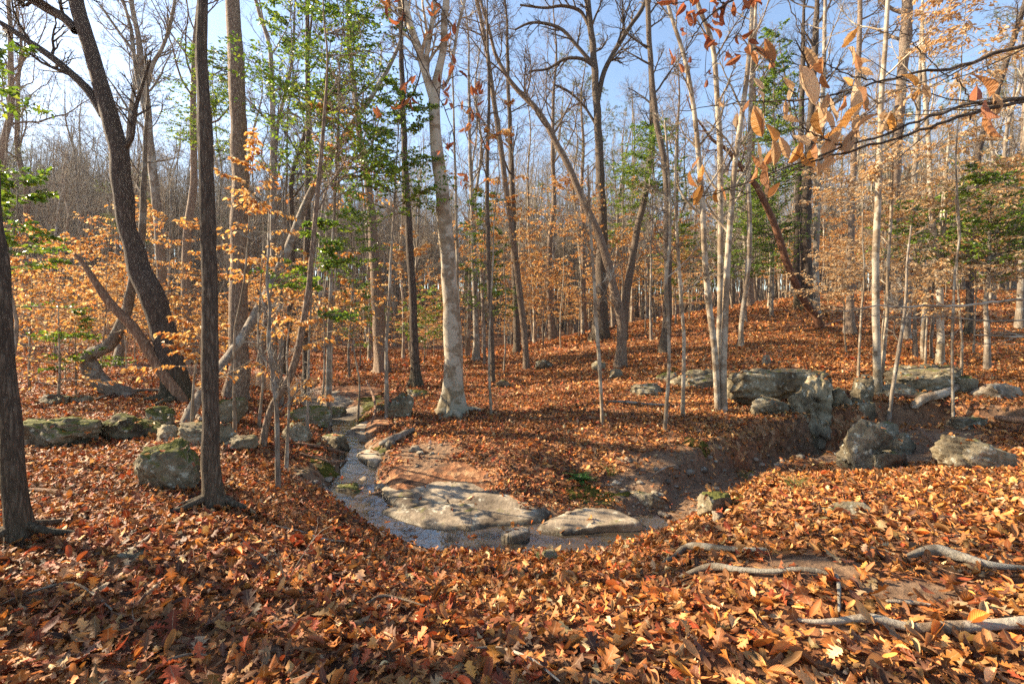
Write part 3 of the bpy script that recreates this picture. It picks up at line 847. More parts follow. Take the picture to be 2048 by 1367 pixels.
LV, rg = scatter_leaves()
n = len(LV)
cz_, sz_ = np.cos(LV[:, 5]), np.sin(LV[:, 5]); cx_, sx_ = np.cos(LV[:, 3]), np.sin(LV[:, 3]); cy_, sy_ = np.cos(LV[:, 4]), np.sin(LV[:, 4])
fl = np.where(LV[:, 7] > 0, -1.0, 1.0)
Rz = np.zeros((n, 3, 3)); Rz[:, 0, 0] = cz_; Rz[:, 0, 1] = -sz_ * fl; Rz[:, 1, 0] = sz_; Rz[:, 1, 1] = cz_ * fl; Rz[:, 2, 2] = fl
Rx = np.zeros((n, 3, 3)); Rx[:, 0, 0] = 1; Rx[:, 1, 1] = cx_; Rx[:, 1, 2] = -sx_; Rx[:, 2, 1] = sx_; Rx[:, 2, 2] = cx_
Ry = np.zeros((n, 3, 3)); Ry[:, 1, 1] = 1; Ry[:, 0, 0] = cy_; Ry[:, 0, 2] = sy_; Ry[:, 2, 0] = -sy_; Ry[:, 2, 2] = cy_
RR = Ry @ Rx @ Rz
eul = np.stack([np.arctan2(RR[:, 2, 1], RR[:, 2, 2]), np.arcsin(np.clip(-RR[:, 2, 0], -1, 1)), np.arctan2(RR[:, 1, 0], RR[:, 0, 0])], -1)
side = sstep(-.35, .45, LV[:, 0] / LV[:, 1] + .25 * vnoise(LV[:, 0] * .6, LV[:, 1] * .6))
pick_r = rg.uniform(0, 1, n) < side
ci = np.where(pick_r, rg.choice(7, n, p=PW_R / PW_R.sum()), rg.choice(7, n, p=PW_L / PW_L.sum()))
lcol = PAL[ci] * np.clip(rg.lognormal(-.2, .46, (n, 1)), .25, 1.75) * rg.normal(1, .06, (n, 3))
lidx = np.where(rg.uniform(0, 1, n) < .62 - .3 * (side - .5), rg.integers(0, 11, n) * 2, rg.integers(0, 11, n) * 2 + 1)
# the leaves that show largest are objects of their own
inview = (np.abs(LV[:, 0] / LV[:, 1]) < 1.09) & ((CZ - LV[:, 2]) / LV[:, 1] < .755)
size_px = LV[:, 6] / LV[:, 1] * (LV[:, 2] > np.median(LV[:, 2]) - 9) * inview
top = np.argsort(-size_px * (1 + (LV[:, 2] - terr(LV[:, 0], LV[:, 1])) * 12))[:300]
for k in top:
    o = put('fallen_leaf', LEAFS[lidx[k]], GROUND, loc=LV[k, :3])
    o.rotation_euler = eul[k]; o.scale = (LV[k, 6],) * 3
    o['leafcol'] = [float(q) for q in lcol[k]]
rest = np.ones(n, bool); rest[top] = False


def instancer(name, pts, eul, scl, idx, coll, col=None, mat=None):
    me = bpy.data.meshes.new(name)
    me.vertices.add(len(pts)); me.vertices.foreach_set('co', pts.astype(np.float32).ravel())
    a = me.attributes.new('rot', 'FLOAT_VECTOR', 'POINT'); a.data.foreach_set('vector', eul.astype(np.float32).ravel())
    a = me.attributes.new('scl', 'FLOAT', 'POINT'); a.data.foreach_set('value', scl.astype(np.float32))
    a = me.attributes.new('idx', 'INT', 'POINT'); a.data.foreach_set('value', idx.astype(np.int32))
    if col is not None:
        a = me.attributes.new('leafcol', 'FLOAT_COLOR', 'POINT')
        c = np.ones((len(pts), 4), np.float32); c[:, :3] = col; a.data.foreach_set('color', c.ravel())
    if mat: me.materials.append(mat)
    o = put(name, me)
    g = bpy.data.node_groups.new(name, 'GeometryNodeTree')
    g.interface.new_socket('Geometry', in_out='INPUT', socket_type='NodeSocketGeometry')
    g.interface.new_socket('Geometry', in_out='OUTPUT', socket_type='NodeSocketGeometry')
    gi = g.nodes.new('NodeGroupInput'); go = g.nodes.new('NodeGroupOutput')
    ip = g.nodes.new('GeometryNodeInstanceOnPoints'); ci = g.nodes.new('GeometryNodeCollectionInfo')
    ci.inputs['Collection'].default_value = coll
    ci.inputs['Separate Children'].default_value = True; ci.inputs['Reset Children'].default_value = True
    ip.inputs['Pick Instance'].default_value = True

    def na(nm, dt):
        q = g.nodes.new('GeometryNodeInputNamedAttribute'); q.data_type = dt; q.inputs['Name'].default_value = nm
        return [s for s in q.outputs if s.enabled and s.name == 'Attribute'][0]
    L = g.links
    L.new(gi.outputs[0], ip.inputs['Points']); L.new(ci.outputs[0], ip.inputs['Instance'])
    L.new(na('idx', 'INT'), ip.inputs['Instance Index'])
    er = g.nodes.new('FunctionNodeEulerToRotation'); L.new(na('rot', 'FLOAT_VECTOR'), er.inputs[0]); L.new(er.outputs[0], ip.inputs['Rotation'])
    L.new(na('scl', 'FLOAT'), ip.inputs['Scale'])
    L.new(ip.outputs[0], go.inputs[0])
    md = o.modifiers.new('scatter', 'NODES'); md.node_group = g
    return o


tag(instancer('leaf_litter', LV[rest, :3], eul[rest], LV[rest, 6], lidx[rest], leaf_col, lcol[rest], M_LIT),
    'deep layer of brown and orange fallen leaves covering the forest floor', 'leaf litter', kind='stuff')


def foliage_mesh(name, pos, dr, nrm, size, col, mat, asp=.42, fold=.25, droop=.15):
    """pos, dr, nrm (n,3), size (n), col (n,3): six-cornered folded leaves in one mesh"""
    n = len(pos)
    a = unit(dr); s = unit(np.cross(nrm, a)); u = np.cross(a, s)
    tt = np.array([0, .3, .68, 1, .68, .3]); ww = np.array([0, 1, .8, 0, -.8, -1]) * asp * .55
    L = size[:, None, None]
    V = pos[:, None] + L * (a[:, None] * tt[None, :, None] + s[:, None] * ww[None, :, None]
                            + u[:, None] * (np.abs(ww) * fold * 2 - droop * tt ** 2)[None, :, None])
    i = np.arange(n)[:, None] * 6
    Fq = np.concatenate([i + np.array([[0, 3, 2, 1]]), i + np.array([[0, 5, 4, 3]])])
    return make_mesh(name, [(V.reshape(-1, 3), Fq)], mat, smooth=False, col=np.repeat(col, 6, axis=0))


# ------------------------------------------------------------------ trees
LAND = []       # landmarks for labels: (photo x, phrase, D)


def trunk_geo(pts, rad, base_r, k=14, flare=.6, seed=0, lobes=5, lump=.05):
    rg = np.random.default_rng(seed)
    m = len(pts)
    a = np.arange(k) / k * 2 * math.pi
    h = np.concatenate([[0], np.cumsum(np.linalg.norm(np.diff(pts, axis=0), axis=1))])
    hb = np.maximum(h - h[1], 0)
    f = flare * np.exp(-hb / (2.2 * base_r + .05))
    ph = rg.uniform(0, 6.28)
    wob = 1 + f[:, None] * (.6 + .5 * np.cos(lobes * a + ph)[None] + .25 * np.cos((lobes - 2) * a + ph * 2)[None])
    wob = wob * (1 + lump * vnoise(h[:, None] * 3.1 + seed, a[None] * 1.3 + h[:, None] * 1.2) + lump * .7 * vnoise(h[:, None] * 9 + seed, a[None] * 2.5))
    return tubes(pts[None], rad[None], k, wob[None])


def px_path(path, D0):
    """[(px,py,w[,D])] -> points, radii"""
    out = []
    for q in path:
        D = q[3] if len(q) > 3 else D0
        out.append(np.append(P(q[0], q[1], D), q[2] / F * D / 2))
    return np.array(out)


def crown(rg, paths, rads, lens, spec):
    """limbs -> branches -> twigs ; returns list of tube groups"""
    out = []
    p, r, L = paths, rads, lens
    for (per, t0, t1, a0, a1, Lf, rf, rmin, n, wig, up, k) in spec:
        st, d, LL, rr, _ = children(rg, p, r, per, t0, t1, (a0, a1), Lf, L, rf, rmin)
        p, r = grow(rg, st, d, LL, rr, n, wig, up)
        L = LL
        out.append(tubes(p, r, k))
    return out, p


TW = [(8, .2, 1, .5, 1.1, .6, .55, .007, 6, .17, .05, 4), (6, .15, 1, .4, 1.0, .6, .6, .005, 4, .18, .04, 3), (4, .2, 1, .4, .9, .55, .7, .0035, 3, .2, .02, 3)]
TW2 = TW[:2]


def key_tree(name, label, path, bk='grey', D=None, limbs=(), n_limb=9, t0=.45, ext=5.0, land=None, tw=TW, cat='tree', Ll=2.6, flare=.6, k=14, seed=None, roots=0, up=.06, group=None, tdepth=0, lump=.06):
    seed = seed if seed is not None else int(path[0][0] * 7 + path[0][1])
    rg = np.random.default_rng(seed)
    D = D or hit(path[0][0], path[0][1]) or 16.0
    q = px_path(path, D)
    if tdepth: q[:, 1] += np.linspace(0, tdepth, len(q))
    g = terr1(q[0, 0], q[0, 1])
    base = np.array([q[0, 0], q[0, 1], g])
    q[0, 2] = min(q[0, 2], g + .02)
    dn = q[0].copy(); dn[2] -= .22; dn[3] *= 1.05
    pts = np.vstack([dn, q])
    if ext > 0:
        d = unit(pts[-1, :3] - pts[-2, :3]); d = unit(d + UP * .6)
        e = pts[-1].copy()
        for s in range(3):
            e = e.copy(); e[:3] += d * ext / 3; e[3] *= .68
            d = unit(d + rg.normal(0, .1, 3) + UP * .2); pts = np.vstack([pts, e])
    ln = np.linalg.norm(np.diff(pts[:, :3], axis=0), axis=1).sum()
    m = int(np.clip(ln / .16, 24, 70))
    c = catmull(pts, m); c[:, 3] = np.maximum(c[:, 3], .003)
    jit = .12 * pts[1, 3]
    c[2:, :2] += np.stack([vnoise(np.arange(m - 2) * .45 + seed, np.zeros(m - 2) + .3), vnoise(np.arange(m - 2) * .45, np.zeros(m - 2) + seed)], -1) * jit
    root = empty(name, base, label, cat, group)
    V, Fq = trunk_geo(c[:, :3], c[:, 3], pts[1, 3], k, flare, seed, lump=lump)
    put('trunk', make_mesh('trunk', [(V - base, Fq)], BARK[bk]), root)
    lim_p, lim_r = [], []
    for lp in limbs:
        lq = px_path(lp, D)
        if tdepth: lq[:, 1] += tdepth * .6
        lc = catmull(lq, 18)
        V, Fq = tubes(lc[None, :, :3], lc[None, :, 3], 8)
        put('limb', make_mesh('limb', [(V - base, Fq)], BARK[bk]), root)
        lim_p.append(lc[:, :3]); lim_r.append(lc[:, 3])
    groups = []
    if lim_p:
        P_, R_ = np.array(lim_p), np.array(lim_r)
        g1, _ = crown(rg, P_, R_, np.linalg.norm(P_[:, 0] - P_[:, -1], axis=1), [(7, .2, 1, .5, 1.1, .45, .55, .006, 5, .16, .05, 4)] + list(tw[1:]))
        groups += g1
    if n_limb:
        tp, tr = c[None, :, :3], c[None, :, 3]
        st, d, LL, rr, _ = children(rg, tp, tr, n_limb, t0, .98, (.55, 1.15), 1.0, np.array([Ll]), .42, .008)
        p, r = grow(rg, st, d, LL, rr, 8, .11, up)
        for j in range(n_limb):
            V, Fq = tubes(p[j:j + 1], r[j:j + 1], 6)
            put('limb', make_mesh('limb', [(V - base, Fq)], BARK[bk]), root)
        g2, _ = crown(rg, p, r, LL, tw)
        groups += g2
    if groups:
        me = make_mesh('crown', [(v - base, f) for v, f in groups], BARK[bk])
        put('crown', me, root, kind='stuff')
    for j in range(roots):
        a = j / roots * 6.28 + rg.uniform(-.4, .4)
        s = np.linspace(0, 1, 9)
        Lr = rg.uniform(.5, 1.0) * (1 + 6 * pts[1, 3]) * .5
        aa = a + np.cumsum(rg.normal(0, .12, 9))
        x = base[0] + np.cos(aa) * (s * Lr + pts[1, 3] * .6); y = base[1] + np.sin(aa) * (s * Lr + pts[1, 3] * .6)
        z = terr(x, y) + .10 * (1 - s) ** 2 + .02 - .05 * s
        rr = pts[1, 3] * (.42 - .3 * s)
        V, Fq = tubes(np.stack([x, y, z], -1)[None], rr[None], 7)
        put('root', make_mesh('root', [(V - base, Fq)], BARK[bk]), root)
    LAND.append((path[0][0], land or label, D))
    return root


KT = key_tree
KT('bare_tree', 'dark rough trunk cut by the left edge of the photo', [(38, 1086, 38), (28, 950, 36), (18, 800, 33), (8, 680, 31), (0, 560, 28), (-12, 420, 26), (-20, 250, 24), (-20, 0, 22)], 'oak', ext=6, n_limb=6, t0=.6, roots=4, lump=.09, land='trunk at the left edge')
KT('bare_tree', 'straight brown furrowed trunk standing nearest in front, left of centre', [(427, 1020, 36), (424, 950, 32), (420, 800, 30), (419, 600, 28), (416, 480, 28), (413, 320, 27), (410, 250, 26), (402, 100, 20), (405, 0, 19), (406, -200, 18)], 'oak', ext=5, n_limb=6, t0=.75, land='straight front trunk', roots=4, flare=.5, lump=.1)
KT('pine_tree', 'tall tan scaly trunk right behind the straight front trunk', [(474, 800, 36), (474, 700, 35), (470, 560, 34), (468, 400, 32), (462, 250, 30), (454, 150, 31), (446, 60, 29), (438, -20, 27)], 'pine', ext=7, n_limb=6, t0=.7, land='tan scaly trunk', tdepth=.5)
KT('oak_tree', 'massive dark crooked oak leaning left, with a thick bare side limb', [(352, 800, 42), (345, 740, 40), (324, 650, 42), (303, 590, 44), (277, 530, 38), (256, 460, 31), (247, 380, 34), (238, 310, 32), (222, 240, 30), (200, 165, 27), (175, 80, 25), (152, 0, 24), (140, -80, 23)], 'dark',
   limbs=[[(208, 232, 18), (180, 185, 17), (140, 145, 14), (100, 112, 13), (50, 78, 11), (0, 45, 9), (-50, 20, 8)], [(152, 62, 18), (128, 36, 17), (100, 20, 18), (62, -2, 16), (30, -20, 14)], [(240, 300, 10), (262, 280, 9), (270, 220, 8), (285, 170, 6), (300, 120, 5)]],
   ext=6, n_limb=8, t0=.55, land='crooked dark oak', flare=.6, roots=5)
KT('bare_tree', 'grey forking tree with a fine spreading bare crown behind the dark oak', [(338, 762, 18), (330, 640, 17), (322, 520, 17), (316, 440, 16), (308, 360, 15), (300, 290, 14), (294, 210, 12), (285, 150, 10), (278, 80, 9), (262, 0, 8)], 'grey', D=13.5,
   limbs=[[(297, 250, 9), (285, 205, 8), (272, 140, 7), (262, 60, 6), (246, 0, 5)], [(295, 170, 9), (305, 130, 8), (325, 95, 6), (340, 50, 6), (352, -10, 5)], [(290, 165, 7), (270, 110, 6), (235, 60, 5), (200, 10, 4)]], ext=3, n_limb=10, t0=.5, land='forking grey tree')
KT('bare_tree', 'curled brown tree that swings out left near the ground then back up', [(258, 792, 30), (228, 782, 30), (200, 762, 31), (182, 735, 32), (176, 714, 28), (196, 702, 24), (222, 688, 22), (240, 655, 20), (252, 620, 18), (264, 580, 17), (274, 530, 15), (282, 480, 13), (286, 400, 11)], 'grey', ext=3, n_limb=7, t0=.6, land='curled brown tree', flare=.2, Ll=1.6)
KT('dead_tree', 'split reddish dead trunk leaning left with a broken pointed top', [(368, 806, 18), (345, 772, 19), (318, 735, 19), (300, 705, 19), (278, 672, 18), (262, 650, 18), (240, 628, 17), (215, 600, 16), (195, 570, 13), (172, 535, 10), (150, 508, 5)], 'dead', ext=0, n_limb=0, land='leaning dead trunk', flare=.1)
KT('bare_tree', 'tan slanting tree leaning far right behind the scaly trunk', [(372, 832, 20, 7.3), (398, 795, 19, 7.6), (432, 745, 18, 8), (480, 680, 18, 8.8), (522, 610, 18, 9.4), (552, 550, 17, 10), (580, 490, 16, 10.4), (602, 430, 15, 10.8), (630, 370, 14, 11), (670, 300, 12, 11.2), (710, 240, 11, 11.4), (745, 190, 9, 11.6), (790, 110, 7, 12)], 'grey', D=7.3, ext=3, n_limb=9, t0=.5, land='slanting tan tree', flare=.2)
KT('bare_tree', 'curved brown stem rising right from the leafy bank, past the slanting tree', [(526, 892, 13), (532, 850, 13), (545, 810, 13), (572, 770, 14), (592, 715, 14), (604, 660, 13), (614, 600, 12), (622, 530, 10), (630, 440, 9), (640, 340, 8), (650, 220, 6)], 'pine', ext=2, n_limb=8, t0=.45, Ll=1.4, land='curved brown stem', flare=.2)
KT('sapling', 'thin crooked grey sapling standing alone before the leafy creek bank', [(557, 982, 11), (555, 900, 10), (553, 820, 9), (545, 740, 8), (537, 680, 8), (540, 620, 6), (534, 560, 5), (540, 480, 3)], 'grey', ext=0, n_limb=7, t0=.3, Ll=.8, land='thin front sapling', flare=.2, tw=TW2, k=9)
KT('bare_tree', 'brown rough trunk beyond the creek, slightly bowed to the left', [(766, 748, 24), (760, 680, 24), (755, 600, 23), (748, 500, 19), (742, 420, 16), (735, 350, 14), (722, 290, 12), (712, 200, 10), (700, 100, 8), (695, 0, 7)], 'pine', n_limb=12, t0=.4, land='bowed brown trunk')
KT('bare_tree', 'slim straight dark trunk just left of the white beech', [(834, 774, 20), (831, 730, 16), (828, 650, 15), (821, 520, 15), (814, 400, 13), (808, 280, 12), (804, 150, 10), (800, 0, 9)], 'dark', n_limb=10, t0=.5, land='slim dark trunk', flare=.9)
KT('beech_tree', 'big white blotchy beech trunk in the middle, forking high up', [(905, 826, 36), (905, 780, 34), (905, 700, 33), (902, 620, 31), (897, 540, 31), (893, 470, 30), (886, 400, 28), (877, 330, 26), (872, 270, 23), (870, 220, 22), (868, 190, 22), (880, 130, 15), (888, 80, 14), (890, 30, 14), (892, -30, 13)], 'beech',
   limbs=[[(866, 195, 18), (852, 150, 16), (838, 100, 15), (822, 55, 14), (808, 0, 13), (800, -40, 12)], [(862, 185, 11), (852, 130, 11), (860, 70, 10), (868, 20, 10), (870, -40, 9)], [(884, 178, 7), (900, 150, 6), (915, 60, 6), (925, 20, 5), (935, -20, 5)]], ext=6, n_limb=6, t0=.55, land='white beech', flare=.8, roots=6, k=20)
KT('sapling', 'thin tan sapling hugging the right side of the white beech', [(924, 798, 7), (922, 700, 7), (916, 600, 6), (914, 500, 6), (912, 400, 5), (908, 250, 4), (905, 120, 3)], 'pale', ext=0, n_limb=6, t0=.4, Ll=1, tw=TW2, k=8, land='sapling beside the white beech')
KT('bare_tree', 'slender dark pole between the white beech and the square yellow stone', [(986, 766, 9), (983, 680, 10), (979, 590, 10), (976, 480, 9), (974, 350, 8), (978, 200, 6), (975, 80, 5)], 'oak', n_limb=10, t0=.5, ext=2, Ll=1.8, land='slender dark pole', k=9)
KT('bare_tree', 'brown tree leaning left in a long gentle bow, right of the pale pole', [(1053, 738, 12), (1048, 660, 13), (1040, 590, 13), (1030, 510, 13), (1022, 450, 12), (1010, 360, 11), (998, 270, 11), (988, 200, 10), (975, 110, 9), (962, 40, 8), (950, -20, 8)], 'pine', n_limb=11, t0=.5, land='left-bowing brown tree', k=10)
KT('bare_tree', 'dark trunk on the crest behind the left-bowing tree', [(1034, 704, 14), (1032, 620, 13), (1028, 520, 12), (1026, 400, 11), (1020, 260, 9), (1015, 120, 7)], 'oak', D=20, n_limb=12, t0=.4, land='dark crest trunk', k=10)
KT('bare_tree', 'pair-like pale trunk on the crest left of the slender dark pole', [(952, 716, 14), (952, 640, 12), (948, 540, 11), (945, 420, 9), (940, 300, 7), (938, 160, 5)], 'grey', D=18.5, n_limb=12, t0=.4, land='pale crest trunk', k=10)
KT('bare_tree', 'thick grey forked tree with long drooping limbs on the crest', [(1200, 664, 30), (1202, 600, 25), (1203, 520, 23), (1203, 450, 20), (1201, 370, 18), (1198, 300, 16), (1196, 230, 15), (1192, 180, 14), (1187, 110, 13), (1180, 40, 12), (1174, -20, 11)], 'oak', D=20,
   limbs=[[(1196, 200, 10), (1206, 150, 10), (1222, 115, 9), (1240, 85, 9), (1262, 50, 8), (1282, 22, 8), (1300, -20, 7)], [(1186, 128, 8), (1168, 108, 8), (1148, 85, 7), (1125, 60, 7), (1095, 48, 6), (1060, 46, 5), (1030, 60, 4)], [(1184, 130, 8), (1165, 118, 7), (1130, 118, 6), (1095, 138, 5), (1058, 142, 4)], [(1176, 50, 7), (1160, 22, 7), (1125, 12, 6), (1090, 16, 5), (1040, 10, 4)], [(1192, 250, 6), (1170, 215, 5), (1140, 185, 5), (1110, 170, 4)]], ext=4, n_limb=7, t0=.6, land='thick forked crest tree')
KT('bare_tree', 'grey-brown trunk leaning strongly left across the sky from the middle slope', [(1241, 736, 22), (1244, 680, 19), (1240, 630, 18), (1228, 580, 17), (1214, 520, 17), (1198, 470, 15), (1172, 415, 14), (1142, 345, 13), (1112, 285, 12), (1082, 230, 11), (1045, 190, 10), (1012, 150, 8), (990, 105, 7), (978, 60, 6), (962, 0, 5)], 'pine', n_limb=11, t0=.5, land='strongly leaning trunk', ext=2, up=.12)
KT('bare_tree', 'brown tree leaning right, starting behind the strongly leaning trunk', [(1246, 650, 16), (1254, 580, 15), (1266, 510, 14), (1276, 450, 13), (1288, 400, 12), (1300, 330, 11), (1304, 240, 10), (1300, 120, 9), (1296, 0, 8)], 'oak', D=19, n_limb=11, t0=.45, land='right-leaning brown tree', k=10)
KT('bare_tree', 'dark topped trunk with pale foot behind the three front saplings', [(1328, 706, 20), (1334, 640, 17), (1336, 560, 16), (1334, 470, 15), (1334, 400, 13), (1328, 320, 12), (1312, 240, 11), (1302, 130, 10), (1296, 20, 10)], 'oak', n_limb=10, t0=.5, land='dark topped trunk', k=10)
KT('sapling', 'thin pale sapling left of the leaning trunk, farthest left of the front saplings', [(1205, 848, 7), (1202, 780, 7), (1197, 700, 8), (1191, 620, 7), (1187, 540, 6), (1180, 440, 5), (1176, 330, 4)], 'pale', ext=0, n_limb=8, t0=.45, Ll=1, tw=TW2, k=8, land='leftmost front sapling', flare=.15)
KT('sapling', 'slightly bent pale sapling, middle of the three front saplings', [(1330, 862, 9), (1334, 800, 8), (1338, 720, 7), (1336, 640, 7), (1333, 560, 7), (1340, 470, 6), (1338, 360, 5), (1330, 240, 4)], 'pale', ext=0, n_limb=8, t0=.45, Ll=1, tw=TW2, k=8, land='bent front sapling', flare=.15)
KT('sapling', 'pale speckled sapling, nearest to the many-stemmed clump', [(1365, 832, 9), (1367, 760, 8), (1368, 680, 7), (1362, 600, 7), (1356, 500, 7), (1350, 400, 5), (1352, 280, 4)], 'pale', ext=0, n_limb=9, t0=.4, Ll=1.1, tw=TW2, k=8, land='speckled front sapling', flare=.15)

# the clump: three stems that share one root
def clump():
    D = hit(1443, 822)
    b = P(1443, 822, D); base = np.array([b[0], b[1], terr1(b[0], b[1])])
    root = empty('beech_clump', base, 'clump of three pale smooth stems rising from one root, left of the flat-topped ledge', 'tree')
    rg = np.random.default_rng(4)
    stems = [[(1436, 826, 12, 8.5), (1433, 760, 12), (1428, 690, 12), (1418, 610, 12), (1410, 520, 11), (1406, 430, 11), (1398, 320, 10), (1388, 220, 9), (1370, 120, 8), (1345, 40, 7), (1325, -30, 6)],
             [(1441, 820, 11, 8.8), (1437, 720, 10), (1440, 620, 11), (1441, 520, 11), (1441, 420, 11), (1440, 300, 11), (1434, 190, 10), (1425, 90, 9), (1400, 20, 8), (1380, -40, 7)],
             [(1448, 826, 14, 8.5), (1447, 740, 12), (1450, 650, 12), (1453, 560, 12), (1460, 450, 11), (1470, 330, 10), (1482, 240, 10), (1494, 150, 9), (1502, 60, 8), (1506, -30, 7)]]
    groups = []
    for s, st in enumerate(stems):
        DD = D + (.3 if s == 1 else 0)
        q = px_path([(a[0], a[1], a[2]) for a in st], DD)
        dn = q[0].copy(); dn[2] = base[2] - .2
        c = catmull(np.vstack([dn, q]), 60)
        V, Fq = trunk_geo(c[:, :3], c[:, 3], c[0, 3], 12, .35, s, lump=.03)
        put('trunk', make_mesh('trunk', [(V - base, Fq)], BARK['pale']), root)
        a, d, LL, rr, _ = children(rg, c[None, :, :3], c[None, :, 3], 8, .4, .98, (.45, .9), 1, np.array([1.5]), .45, .006)
        p, r = grow(rg, a, d, LL, rr, 7, .1, .08)
        for j in range(8):
            V, Fq = tubes(p[j:j + 1], r[j:j + 1], 6); put('limb', make_mesh('limb', [(V - base, Fq)], BARK['pale']), root)
        groups += crown(rg, p, r, LL, TW2)[0]
    put('crown', make_mesh('crown', [(v - base, f) for v, f in groups], BARK['pale']), root, kind='stuff')
    LAND.append((1443, 'three-stemmed clump', D))


clump()
KT('bare_tree', 'slim grey trunk with a slight kink behind the three-stemmed clump', [(1481, 694, 10), (1482, 650, 9), (1490, 590, 10), (1497, 520, 10), (1499, 440, 10), (1496, 350, 9), (1500, 250, 8), (1506, 100, 7), (1512, 0, 6)], 'pale', n_limb=9, t0=.45, Ll=1.8, land='kinked grey trunk', k=10)
KT('bare_tree', 'stout brown trunk on the skyline of the hill behind the kinked grey trunk', [(1498, 612, 18), (1498, 540, 17), (1500, 450, 15), (1502, 350, 13), (1505, 200, 11), (1508, 60, 9)], 'pine', D=27, n_limb=12, t0=.4, Ll=3.5, land='stout skyline trunk', k=10)
KT('bare_tree', 'reddish-brown bent tree leaning left over the hillside', [(1640, 658, 16), (1634, 635, 15), (1616, 612, 14), (1594, 575, 14), (1575, 530, 13), (1562, 490, 13), (1545, 440, 12), (1528, 400, 12), (1508, 365, 11), (1484, 335, 9), (1455, 300, 8), (1425, 280, 6)], 'red', n_limb=6, t0=.6, ext=2, Ll=2, land='reddish bent tree', flare=.3)
KT('pine_tree', 'dark thick pine trunk right behind the reddish bent tree', [(1616, 612, 22), (1613, 540, 21), (1611, 460, 20), (1612, 390, 19), (1618, 300, 16), (1625, 180, 13), (1632, 60, 11)], 'dark', D=22, n_limb=10, t0=.5, Ll=3, land='dark pine trunk', k=12)
KT('pine_tree', 'slimmer dark pine trunk paired with the thick one on its left', [(1597, 612, 14), (1594, 540, 14), (1596, 460, 13), (1598, 380, 12), (1602, 250, 10), (1606, 100, 8)], 'dark', D=23, n_limb=8, t0=.5, Ll=3, land='slim pine trunk', k=10)
KT('bare_tree', 'pale trunk touching the dark pine pair on their right', [(1634, 616, 12), (1632, 540, 11), (1634, 440, 11), (1640, 320, 10), (1646, 180, 8), (1650, 40, 7)], 'grey', D=21, n_limb=10, t0=.4, land='pale trunk by the pines', k=10)
KT('bare_tree', 'brown rough trunk alone in the leaves left of the white sapling', [(1698, 668, 18), (1700, 620, 14), (1701, 540, 13), (1702, 450, 12), (1706, 350, 11), (1712, 220, 10), (1718, 90, 9), (1720, 0, 8)], 'pine', n_limb=10, t0=.4, Ll=2, land='lone rough trunk', flare=.8, k=11)
KT('bare_tree', 'white-barked sapling rising beside the rounded knob rock', [(1756, 790, 16), (1753, 720, 13), (1752, 640, 13), (1751, 560, 12), (1752, 480, 12), (1756, 400, 11), (1759, 310, 10), (1763, 200, 9), (1770, 90, 8), (1778, -20, 7)], 'beech', n_limb=10, t0=.4, Ll=1.6, land='white-barked sapling', flare=.3, k=12)
KT('sapling', 'thin companion stem just right of the white-barked sapling', [(1763, 776, 7), (1768, 700, 7), (1774, 620, 6), (1776, 540, 6), (1782, 430, 5), (1786, 300, 4)], 'pale', ext=0, n_limb=7, t0=.4, Ll=1, tw=TW2, k=8, land='companion stem')
KT('sapling', 'thin sapling tilted right above the gully stones', [(1776, 852, 8), (1784, 790, 7), (1794, 720, 7), (1804, 660, 6), (1812, 600, 5), (1814, 530, 4), (1822, 450, 3)], 'grey', ext=0, n_limb=6, t0=.4, Ll=.8, tw=TW2, k=8, land='tilted gully sapling')
KT('bare_tree', 'brightest white trunk with a bare fork behind the broad sunlit ledge', [(1880, 728, 13), (1880, 660, 12), (1880, 590, 12), (1876, 530, 12), (1868, 470, 11), (1862, 400, 10), (1858, 300, 8), (1850, 180, 7), (1846, 60, 5)], 'beech', limbs=[[(1879, 560, 8), (1884, 500, 7), (1890, 430, 6), (1892, 350, 5), (1900, 260, 4)]], n_limb=8, t0=.45, Ll=1.8, land='brightest white trunk', k=11)
KT('sapling', 'wavy pale stem left of the brightest white trunk', [(1848, 720, 9), (1845, 680, 8), (1848, 640, 8), (1852, 590, 8), (1862, 540, 7), (1876, 490, 6), (1884, 420, 5), (1890, 320, 3)], 'pale', ext=0, n_limb=6, t0=.4, Ll=1, tw=TW2, k=8, land='wavy pale stem')
KT('sapling', 'thinnest stem squeezed between the wavy stem and brightest trunk', [(1864, 719, 6), (1862, 680, 5), (1866, 640, 6), (1864, 600, 5), (1870, 560, 4), (1878, 500, 3)], 'grey', ext=0, n_limb=4, t0=.4, Ll=.6, tw=TW2, k=8, land='thinnest stem')
KT('bare_tree', 'grey trunk on the slope behind the white-barked sapling', [(1812, 678, 15), (1816, 600, 12), (1820, 520, 11), (1826, 430, 10), (1832, 300, 9), (1840, 150, 7)], 'grey', n_limb=10, t0=.35, Ll=2, land='grey slope trunk', k=10)
KT('bare_tree', 'grey trunk standing at the right edge of the slope', [(2040, 658, 14), (2042, 600, 12), (2044, 520, 11), (2048, 400, 10), (2052, 250, 9), (2056, 100, 8)], 'grey', n_limb=9, t0=.4, Ll=2, land='trunk at the right edge', k=10)
KT('pine_tree', 'tall dark pine rising high in the upper right', [(1792, 600, 20), (1790, 500, 18), (1790, 400, 17), (1794, 300, 17), (1800, 200, 17), (1808, 100, 18), (1814, 20, 18), (1818, -60, 17)], 'pine', D=21, n_limb=9, t0=.55, Ll=3, land='tall upper pine', k=12)
KT('bare_tree', 'dark trunk slanting right through orange leaves near the right edge', [(1938, 640, 12), (1942, 520, 12), (1946, 420, 12), (1954, 320, 12), (1972, 250, 11), (1992, 190, 11), (2014, 120, 10), (2036, 50, 9), (2056, -20, 8)], 'dark', D=16, n_limb=8, t0=.5, Ll=2, land='slanting dark trunk', k=10)
